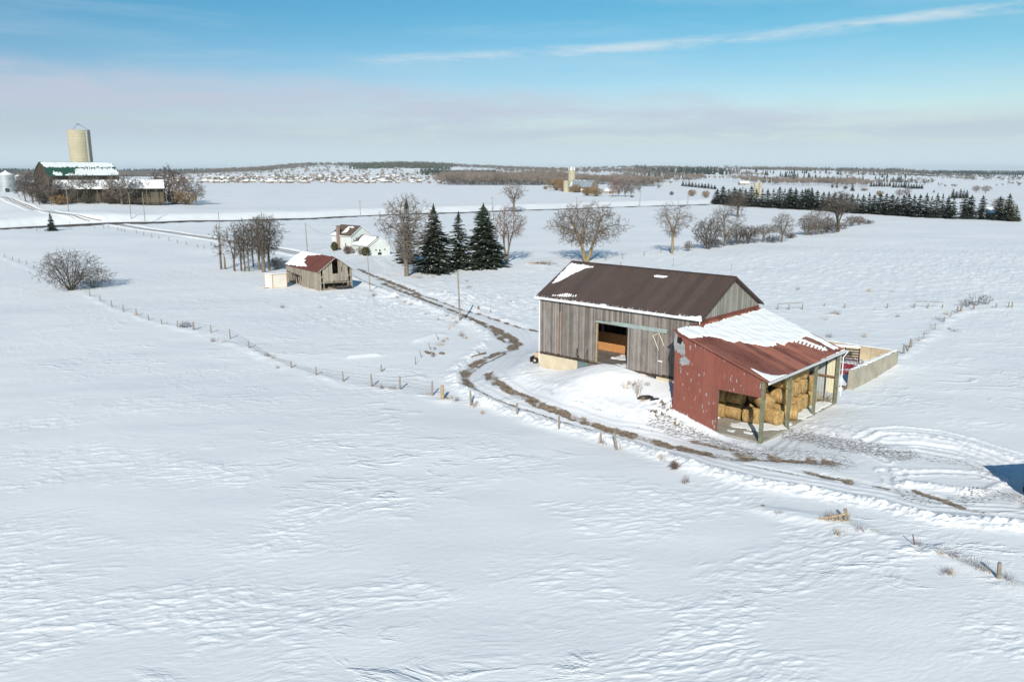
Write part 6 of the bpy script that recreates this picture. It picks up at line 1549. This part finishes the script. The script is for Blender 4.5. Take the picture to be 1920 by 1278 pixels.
wood('woodland', 'brown hedges and copses on the slope right of the distant farm', 1185, 1420, 1500, 2300, 1500, 'dec', (6, 13), WD, 17, .22)
wood('woodland', 'dark conifer clumps on the right centre slope', 1200, 1700, 1500, 2600, 1500, 'con', (8, 15), WC, 18, .27)
wood('woodland', 'straggling grey hedgerows on the far right fields', 1560, 1960, 1300, 2300, 1300, 'dec', (5, 10), WG, 19, .26)
wood('woodland', 'broken tree lines on the pale hill top behind the subdivision', 540, 900, 2300, 2850, 900, 'dec', (6, 12), WG, 20, .24)
# ------------------------------------------------------------------ town
def town():
    G = 'houses of the distant subdivision'; rs = random.Random(3)
    protos = []
    for k in range(4):
        m = MB(); L, W_, H, R = (11, 8, 5, 7.6) if k % 2 else (9, 9, 5.5, 8.4)
        m.cur = 0; m.prism([(-L / 2, -W_ / 2, -2), (-L / 2, W_ / 2, -2), (-L / 2, W_ / 2, H), (-L / 2, 0, R - .2), (-L / 2, -W_ / 2, H)], (L, 0, 0))
        m.cur = 1
        for s in (-1, 1): m.prism([(-L / 2 - .3, s * (W_ / 2 + .5), H - .3), (L / 2 + .3, s * (W_ / 2 + .5), H - .3), (L / 2 + .3, 0, R), (-L / 2 - .3, 0, R)], (0, 0, .35))
        m.cur = 2
        for xx in (-2.5, 2.5): m.box(xx - .6, xx + .6, -W_ / 2 - .05, -W_ / 2 - .01, 1, 2.6)
        o = m.build('town_house', [M_WALLT if k < 2 else M_WALLB, M_SNOW, M_BLACK]); protos.append(o)
    n = 0; tries = 0; used = set(); pts = []
    while n < 290 and tries < 9000:
        tries += 1
        px = rs.uniform(285, 880); d = rs.uniform(1290, 1980)
        if px > 700 and rs.random() < (px - 700) / 200: continue
        if px < 380 and rs.random() < .6: continue
        if px > 760 and d > 1750: continue
        x = (px - 960) / 1548 * d
        if any(abs(x - a) < 11 and abs(d - b) < 15 for a, b in pts): continue
        pts.append((x, d)); pr = protos[n % 4]
        o = pr if pr.name not in used else pr.copy()
        if o is pr: used.add(pr.name)
        else: COL.objects.link(o)
        o.location = (x, d, float(zt(x, d))); o.rotation_euler = (0, 0, rs.uniform(-1.6, 1.6)); s_ = rs.uniform(.45, .75); o.scale = (s_ * 1.1, s_, s_ * .9); tag(o, 'small snow roofed house in the distant subdivision beyond the left field', 'house', G); n += 1
town()

# ------------------------------------------------------------------ fences, poles
def post_mesh(h, r, seed, sq=False):
    rg = random.Random(seed); m = MB(); n = 7; b = 0
    for z, k in ((-.5, 1.08), (.1, 1.05), (h * .6, 1.0), (h - .03, .96), (h, .85)):
        for i in range(n): a = 2 * math.pi * i / n; m.v.append((r * k * math.cos(a) * rg.uniform(.94, 1.06), r * k * math.sin(a) * rg.uniform(.94, 1.06), z))
    for j in range(4):
        for i in range(n): q = (i + 1) % n; m.f.append((j * n + i, j * n + q, (j + 1) * n + q, (j + 1) * n + i)); m.mi.append(0)
    m.f.append(tuple(4 * n + i for i in range(n))); m.mi.append(0)
    return m
def fences():
    rg = random.Random(6)
    def P(px, py, hp, r, label, group, tilt=(0, 0), mat=None, name='fence_post'):
        p = at3(px, py); h = hpx(hp, px, py); o = post_mesh(h, r, int(px)).build(name, mat or M_POST); o.location = p; o.rotation_euler = (tilt[0] + rg.uniform(-.03, .03), tilt[1] + rg.uniform(-.04, .04), rg.uniform(0, 3)); tag(o, label, 'fence post', group); return p, h
    GA = 'posts of the left field fence'
    A = [(9, 483, 7), (24, 488, 8), (36, 492, 7), (50, 496, 8), (64, 504, 8), (78.4, 513, 12), (93, 520, 12), (150.7, 544.5, 12), (168.7, 556.4, 14), (188, 566.3, 12.5), (210, 576, 12.5), (231.8, 582.5, 12), (255.9, 591, 12), (279, 601, 11.5), (303.5, 609.4, 11.5), (332.6, 614.5, 13), (363.3, 619.5, 16), (395.5, 624.3, 15), (431.8, 635.2, 19), (467.5, 653.8, 16), (502.5, 670, 8), (546, 690, 13), (593, 705, 17.5), (643.5, 716, 19.5), (697.5, 725, 24), (750, 731.5, 27), (810.8, 742.5, 28)]
    pts = []
    for i, (px, py, hp) in enumerate(A):
        r = .075 if i < 24 else .09
        if i == 16: r = .13
        lb = f'weathered grey post in the left field fence, {ordn(i + 1)} from the left edge'
        if i == 20: lb = 'short rotted stub of a post in the left field fence with dry weeds around it'
        pts.append(P(px, py, hp, r, lb, GA, (0, rg.uniform(-.06, .06))))
    P(830, 750, 28, .17, 'thick tan brown gatepost where the left field fence meets the lane', None, mat=M_TAN, name='gate_post')
    P(715, 697, 13.5, .08, 'short post standing alone behind the left field fence', None)
    GB = 'posts along the near side of the lane'
    for i, (px, py, hp, r, tl, lb) in enumerate(((883, 759.5, 27, .10, 0, 'grey post at the snowbank just right of the thick tan gatepost'), (969.5, 779.5, 24, .10, 0, 'grey post in the snowbank where the dark rut edge begins'), (1048, 807, 28, .09, 0, 'straight grey post at the middle of the lane side fence'), (1126, 832.5, 21, .09, 0, 'short brown post beside the leaning post on the lane side'), (1157, 844, 36, .10, -.16, 'tall post leaning left on the near side of the lane'))):
        P(px, py, hp, r, lb, GB, (0, tl))
    GC = 'posts at lower right'
    pp, _ = P(1586.5, 977, 24, .12, 'leaning post with dry brush heaped at its foot at lower right', GC, (0, .22)); P(1715.6, 1025.6, 25, .035, 'thin metal stake leaning right at lower right', GC, (0, .2), M_RUST); P(1872, 1085.6, 34, .11, 'sturdy grey post near the right edge of the picture', GC, (0, .08)); P(1430.5, 951, 5, .12, 'low stump poking from the snow at lower right', GC)
    GD = 'thin stakes beside the frozen pond'
    for px, py, hp, tl, lb in ((779, 682.5, 14, 0, 'thin dark stake, nearest of the four by the snow hollow'), (790, 670, 13, -.2, 'thin stake leaning left, second of the four by the snow hollow'), (807, 656, 14, -.25, 'thin stake leaning left, third of the four by the snow hollow'), (822, 637, 13, -.3, 'thin stake leaning left, farthest of the four by the snow hollow')): P(px, py, hp, .03, lb, GD, (0, tl), M_BARKD)
    GE = 'posts of the fence beside the house drive'
    zz = [(315, 1065), (808, 1040), (888, 1042), (930, 1042), (1010, 1060), (1040, 1066), (1068, 1072), (1168, 1085), (1230, 1102), (1300, 1122), (1360, 1132), (1448, 1152), (1520, 1166), (1595, 1182), (1690, 1205), (1745, 1215)]
    for i, (a, b) in enumerate(zz): P(a / 4.564, 200 + b / 4.564, 6.5 if i not in (2, 9, 11) else 8.5, .11, f'small dark post, {ordn(i + 1)} from the left in the fence beside the house drive', GE)
    P(132.3, 432, 20, .05, 'thin sign post beside the small roadside spruce', None, name='sign_post')
    GF = 'posts of the right pasture fence'
    F1 = [(147, 235, 10), (227, 234, 10), (325, 232, 11), (483, 207, 5), (628, 221, 8), (936, 222, 9), (1130, 222, 9), (1228, 222, 9), (1333, 219, 6), (1717, 225, 10), (1808, 222, 12), (1832, 222, 12)]
    for i, (a, b, hp) in enumerate(F1): P(1420 + a / 3.84, 520 + b / 3.84, hp, .09, f'pasture fence post, {ordn(i + 1)} from the left in the line running across at right', GF)
    F2 = [(1050, 560, 20, .14), (1103, 512, 16, .15), (1195, 445, 13, .05), (1277, 380, 13, .05), (1343, 328, 12, .10), (1393, 286, 10, .05), (1440, 258, 13, .13), (1465, 250, 12, .16), (1557, 232, 8, .12)]
    for i, (a, b, hp, r) in enumerate(F2): P(1420 + a / 3.84, 520 + b / 3.84, hp, r, f'fence post in the line climbing from the bunker wall, {ordn(i + 1)} from the wall', GF)
    def rail(a, b, r, lb, lift=.8, lift2=None):
        p, q = at3(*a), at3(*b); m = MB(); m.tube(Vector((0, 0, lift)), (q - p) + Vector((0, 0, lift if lift2 is None else lift2)), r, None, 5); o = m.build('fence_rail', M_POST); o.location = p; tag(o, lb, 'fence rail')
    rail((1458.3, 581.2), (1504.6, 580.4), .06, 'top rail joining the three leftmost pasture fence posts', 1.05, 1.15); rail((1714.3, 577.8), (1767.1, 577), .06, 'top rail of the three post panel in the middle of the pasture fence', 1.15, 1.0)
    rail((1702, 660), (1706.5, 651), .06, 'slanting brace of the end post beside the bunker wall', .15, 1.1)
    # rear fence past the hedgerow trees
    GH = 'posts of the fence behind the big barn'
    for i, (px, py, hp) in enumerate(((1105.5, 491, 8), (1135.5, 489.5, 9), (1167.5, 485, 8), (1208, 479.5, 8), (1239, 475, 7), (1270.5, 471.5, 8), (1164, 498, 7), (1300, 466, 6), (1485, 444, 6), (1479, 447, 6), (1503, 440, 5))): P(px, py, hp, .10, f'small post along the fence line behind the big barn and hedgerow, {ordn(i + 1)} counted', GH)
    P(1263, 499, 16, .04, 'thin pole standing in the pasture just behind the barn ridge', None); P(1371, 509, 14, .04, 'thin pole standing in the pasture behind the right end of the barn ridge', None)
    # small stumps by the lane behind
    for px, py, hp, r, lb in ((897.5, 583, 9, .16, 'squat dead stump beyond the lane left of the barn'), (920, 587, 5, .09, 'small stub beyond the lane left of the barn')): P(px, py, hp, r, lb, None, mat=M_DEAD, name='tree_stump')
    # wires of the near fence lines, sagging
    m = MB()
    for k in range(15, 26):
        (p, h), (q, h2) = pts[k], pts[k + 1]
        for f in (.35, .65, .9): m.tube(p + Vector((0, 0, h * f)), q + Vector((0, 0, h2 * f)), .010, None, 3, False)
    o = m.build('fence_wire', M_RUST); tag(o, 'thin sagging wires strung between the posts of the left field fence', 'wire')
    # brush at the leaning post
    m = MB(); 
    for k in range(60):
        a = Vector((rg.uniform(-1.3, .2), rg.uniform(-.25, .25), 0)); m.tube(a, a + Vector((rg.uniform(-.35, .35), rg.uniform(-.2, .2), rg.uniform(.2, .75))), .016, .006, 3, False)
    m.beam((-1.9, .1, .05), (-.1, -.1, .55), .09); m.beam((-.5, 0, 0), (0, .1, .9), .07)
    o = m.build('brush_pile', M_WEED); o.location = pp; tag(o, 'tan dead brush and broken rail heaped against the leaning lower right post', 'brush')
fences()

def poles():
    G = 'utility poles along the country road'
    def pole(px, py, top, lb, cross=True, group=G, lean=0, lamp=False, r=.14):
        p = at3(px, py); h = hpx(py - top, px, py); t = thing('utility_pole', lb, 'utility pole', p, 0, group); t.rotation_euler = (0, lean, 0)
        m = MB(); m.tube((0, 0, -.5), (0, 0, h), r, r * .7, 8); m.build('pole', M_POST, t)
        if cross:
            m = MB(); m.box(-1.1, 1.1, -.06, .06, h - .75, h - .6); m.build('crossarm', M_POST, t)
            m = MB()
            for xx in (-1.0, -.35, .35, 1.0): m.tube((xx, 0, h - .6), (xx, 0, h - .42), .05, .04, 6)
            m.each('insulator', M_GREY, t)
        return p, h
    a = pole(862.5, 604, 513, 'bare grey pole leaning beside the lane bend left of the big barn', False, None, -.03)
    b = pole(694.3, 548, 477, 'thin grey pole with a little box at its top beside the derelict barn', False, None, -.04, r=.09)
    m = MB(); m.box(-.25, .25, -.12, .12, b[1] - .1, b[1] + .15); m.build('pole_box', M_BLACKP, [o for o in bpy.data.objects if o.get('label', '').startswith('thin grey pole with')][0])
    c = pole(576.5, 472, 420, 'pole between the derelict barn and the farmhouse', False, None, -.02)
    d = pole(415.3, 478, 400.5, 'tall pale pole rising behind the leftmost tree of the bare clump', False, None, 0, r=.12)
    for px, py, top, lb in ((129, 398, 353, 'road pole before the green roofed barn, leftmost of the road poles'), (246, 410.5, 363, 'road pole just left of the pale pole at the road junction'), (272.4, 419, 362, 'pale pole at the junction of the road and the house drive'), (675.8, 407, 376, 'road pole with crossarm above the farmhouse'), (923, 395, 370, 'road pole with crossarm above the fullest spruce'), (1081, 391, 370, 'road pole above the huge spreading tree'), (1199.6, 387.5, 358, 'tall road pole right of the distant farm'), (1289.7, 384.5, 367, 'road pole nearest the windbreak')):
        pole(px, py, top, lb, px not in (246, 272.4), G, 0, r=.15)
    p = at(926.5, 317); 
    def wire(p, h, q, h2, lb):
        m = MB(); A = p + Vector((0, 0, h - .2)); B = q + Vector((0, 0, h2 - .2)); last = A
        for k in range(1, 13): t = k / 12; e = A + (B - A) * t - Vector((0, 0, 1.1 * math.sin(math.pi * t))); m.tube(last - A, e - A, .014, None, 3, False); last = e
        o = m.build('power_line', M_BLACKP); o.location = A; tag(o, lb, 'power line')
    wire(a[0], a[1], b[0], b[1], 'sagging wire between the lane pole and the derelict barn pole')
    wire(b[0], b[1], c[0], c[1], 'sagging wire between the derelict barn pole and the pole behind it')
    wire(c[0], c[1], Vector((-48.5, 228.5, 0)), 4.2, 'service wire from the pole to the farmhouse')
poles()

# ------------------------------------------------------------------ dry weeds
def weeds():
    rg = random.Random(17); G = 'dry weed tufts in the snow'
    protos = []
    for k in range(4):
        m = MB()
        for i in range(34):
            a = Vector((rg.gauss(0, .22), rg.gauss(0, .16), -.05)); h = rg.uniform(.15, .6); m.tube(a, a + Vector((rg.uniform(-.22, .3), rg.uniform(-.15, .15), h)), .009, .004, 3, False)
        protos.append(m.build('weed_tuft', M_WEED if k % 2 else M_TWIGR))
    S = [('beside the left field fence', [(232, 585), (257, 592), (400, 640), (420, 642), (500, 669), (512, 672), (520, 690), (703, 724), (716, 730), (728, 731), (738, 731), (804, 741), (838, 748), (846, 747), (856, 752)]),
         ('on the rough bank below the lane pole', [(848, 612), (856, 606), (843, 617), (832, 640), (825, 648), (815, 655), (838, 636), (866, 630), (872, 634), (812, 668), (850, 600), (838, 594)]),
         ('on the lower bank of the lane near the derelict barn', [(735, 562), (745, 560), (760, 570), (770, 573), (782, 568), (800, 590), (822, 600), (700, 556)]),
         ('beyond the lane left of the big barn', [(860, 530), (880, 540), (950, 572), (958, 566), (947, 578), (936, 500), (1003, 580), (875, 528)]),
         ('at the near edge of the lane', [(890, 762), (893, 758), (905, 775), (1130, 833), (1160, 842), (1285, 905), (1240, 862), (1222, 856)]),
         ('along the lower right fence line', [(1540, 975), (1556, 974), (1572, 1003), (1610, 995), (1640, 998), (1722, 1026), (1765, 1042), (1790, 1046), (1810, 1058), (1835, 1068), (1850, 1074), (1890, 1090), (1905, 1096), (1775, 1075), (1783, 1076), (1462, 965)]),
         ('on the snowy pasture right of the big barn', [(1562, 588), (1570, 590), (1640, 582), (1682, 594), (1549, 600), (1780, 618), (1630, 546), (1495, 543), (1672, 548), (1790, 622), (1620, 632), (1556, 632)]),
         ('along the fence climbing from the bunker wall', [(1660, 690), (1673, 682), (1722, 640), (1735, 628), (1747, 612), (1760, 600), (1775, 590), (1650, 700), (1638, 708)]),
         ('on the snow ramp beside the red wall', [(1190, 722), (1180, 720), (1215, 722), (1173, 726), (1245, 765), (1206, 752)]),
         ('in the snow before the spruces', [(800, 516), (812, 520), (850, 510), (925, 500), (905, 506), (775, 520), (786, 522), (600, 577), (530, 577)])]
    k = 0; used = set()
    for where, pl in S:
        for (px, py) in pl:
            pr = protos[k % 4]; k += 1
            o = pr if pr.name not in used else pr.copy()
            if o is pr: used.add(pr.name)
            else: COL.objects.link(o)
            o.location = at3(px, py); o.rotation_euler = (0, 0, rg.uniform(0, 6)); s = rg.uniform(.7, 1.35) * (1 + max(0, o.location.y - 100) / 160); o.scale = (s, s, s * rg.uniform(.8, 1.2)); tag(o, 'dry tan weed tuft ' + where, 'weeds', 'dry weed tufts ' + where)
weeds()

# ------------------------------------------------------------------ machines and oddments
def machines():
    # compact tractor half hidden behind the barn's left corner
    p = bw(-.45, 2.1); g = float(zt(*p))
    t = thing('compact_tractor', 'small machine with dark cage and tan body behind the big barn left corner', 'tractor', (p[0], p[1], g), BYAW + .25)
    m = MB(); m.box(-1.0, .9, -.42, .42, .45, .95); m.box(-.95, -.2, -.38, .38, .95, 1.15); m.build('body', M_ORANGE, t)
    m = MB()
    for x, y in ((-.15, -.45), (-.15, .45), (.8, -.45), (.8, .45)): m.box(x - .04, x + .04, y - .04, y + .04, .953, 2.1)
    m.box(-.25, .9, -.52, .52, 2.1, 2.17); m.build('cage', M_BLACKP, t)
    for x, r in ((-.8, .32), (.55, .48)):
        for y in (-.62, .62):
            m = MB(); m.tube((x, y - .14, r), (x, y + .14, r), r, None, 18); w = m.build('wheel', M_RUBBER, t)
            m = MB(); m.tube((x, y - .15, r), (x, y + .15, r), r * .5, None, 12); m.build('rim', M_ORANGE, w)
    m = MB(); m.box(-1.5, -1.35, -.6, .6, .1, .6); m.beam((-1.4, 0, .4), (-.9, 0, .5), .12); m.build('blade', M_BLACKP, t)
    m = MB(); m.box(-.2, .85, -.5, .5, 2.172, 2.25); m.build('snow', M_SNOW, t)
    # covered farm wagon just outside the right edge; its end shows and its shadow falls into the yard
    p = at(1917, 950); p = (p[0] + 1.38, p[1]); g = float(zt(*p))
    wz = thing('farm_wagon', 'rust red high sided farm wagon at the right edge of the yard', 'wagon', (p[0] + .02, p[1], g), .12)
    m = MB(); m.box(.12, 4.2, -.2, 2.1, .75, 2.75); m.build('box', M_RTIN, wz)
    m = MB()
    for x in np.arange(.3, 4.2, .62): m.box(x, x + .08, -.26, -.203, .75, 2.75)
    m.box(.05, 4.25, -.3, 2.2, 2.753, 2.86); m.build('frame', M_RUST, wz)
    for x in (.55, 3.5):
        for y in (-.15, 2.0):
            m = MB(); m.tube((x, y - .13, .42), (x, y + .13, .42), .42, None, 18); w = m.build('wheel', M_RUBBER, wz); m = MB(); m.tube((x, y - .14, .42), (x, y + .14, .42), .2, None, 10); m.build('rim', M_REDP, w)
    m = MB(); m.beam((.4, 1, .6), (3.7, 1, .6), .14); m.beam((3.7, 1, .6), (5.6, 1, .45), .1); m.build('chassis', M_BLACKP, wz)
    # dark scrap on the ramp edge
    q = at3(1213, 748); m = MB(); m.prism([(-.9, 0, .05), (-.2, -.25, .02), (.5, -.1, .1), (.9, .15, .04), (.2, .3, .22), (-.5, .25, .2)], (0, 0, .1)); m.prism([(.2, -.5, .0), (1.0, -.45, .05), (1.1, -.2, .12), (.3, -.3, .1)], (0, 0, .08))
    o = m.build('sheet_scrap', M_BLACKP); o.location = q; tag(o, 'crumpled black sheet half buried on the slope left of the red wall', 'scrap')
    # stones by the snow hollow
    m = MB(); rg = random.Random(4)
    for k in range(7):
        c = Vector((rg.uniform(-1.2, 1.4), rg.uniform(-.6, .6), 0)); r = rg.uniform(.18, .4); b = len(m.v); n = 7
        for z, kk in ((-.1, 1), (r * .35, .9), (r * .6, .5)):
            for i in range(n): a = 6.283 * i / n; m.v.append((c.x + r * kk * math.cos(a) * rg.uniform(.8, 1.1), c.y + r * kk * math.sin(a) * rg.uniform(.8, 1.1), z))
        for j in range(2):
            for i in range(n): s = (i + 1) % n; m.f.append((b + j * n + i, b + j * n + s, b + (j + 1) * n + s, b + (j + 1) * n + i)); m.mi.append(0)
        m.f.append(tuple(b + 2 * n + i for i in range(n))); m.mi.append(0)
    o = m.build('rock_pile', M_STONE); o.location = at3(814, 662); tag(o, 'few brown field stones showing through snow near the leaning stakes', 'rocks', kind='stuff')
    # log lying at the lane bend
    m = MB(); m.tube((-1.6, 0, .12), (1.2, .1, .2), .12, .08, 7); m.tube((.1, 0, .2), (-.3, .2, .75), .06, .03, 5); o = m.build('fallen_log', M_DEAD); o.location = at3(900, 667); o.rotation_euler = (0, 0, .9); tag(o, 'fallen branch lying on the snowbank at the lane bend', 'log')
    m = MB(); m.tube((-2.6, 0, .25), (2.4, .2, .3), .14, .1, 7); m.tube((-1, .3, .15), (1.6, -.4, .35), .1, .07, 7); m.tube((-2.4, .5, .1), (-.2, -.2, .5), .08, .05, 6); o = m.build('log_pile', M_TWIGY); o.location = at3(1012, 495); tag(o, 'few tan logs piled in the snow beyond the big barn roof', 'logs')
machines()

# ------------------------------------------------------------------ air
def haze():
    m = bpy.data.materials.new('haze'); m.use_nodes = True; n = NT(m.node_tree); n.n.clear()
    v = n.node('ShaderNodeVolumePrincipled', {'Color': (.78, .90, 1.0, 1), 'Density': 3.4e-5, 'Anisotropy': -.1}); o = n.node('ShaderNodeOutputMaterial'); n.l.new(v.outputs[0], o.inputs['Volume'])
    b = MB(); b.box(-125000, 125000, -1500, 31500, -60, 130); ob = b.build('haze', m, uv=False); tag(ob, 'thin cold air that pales the far hills', 'haze', kind='stuff')
HAZE = True
if HAZE: haze()
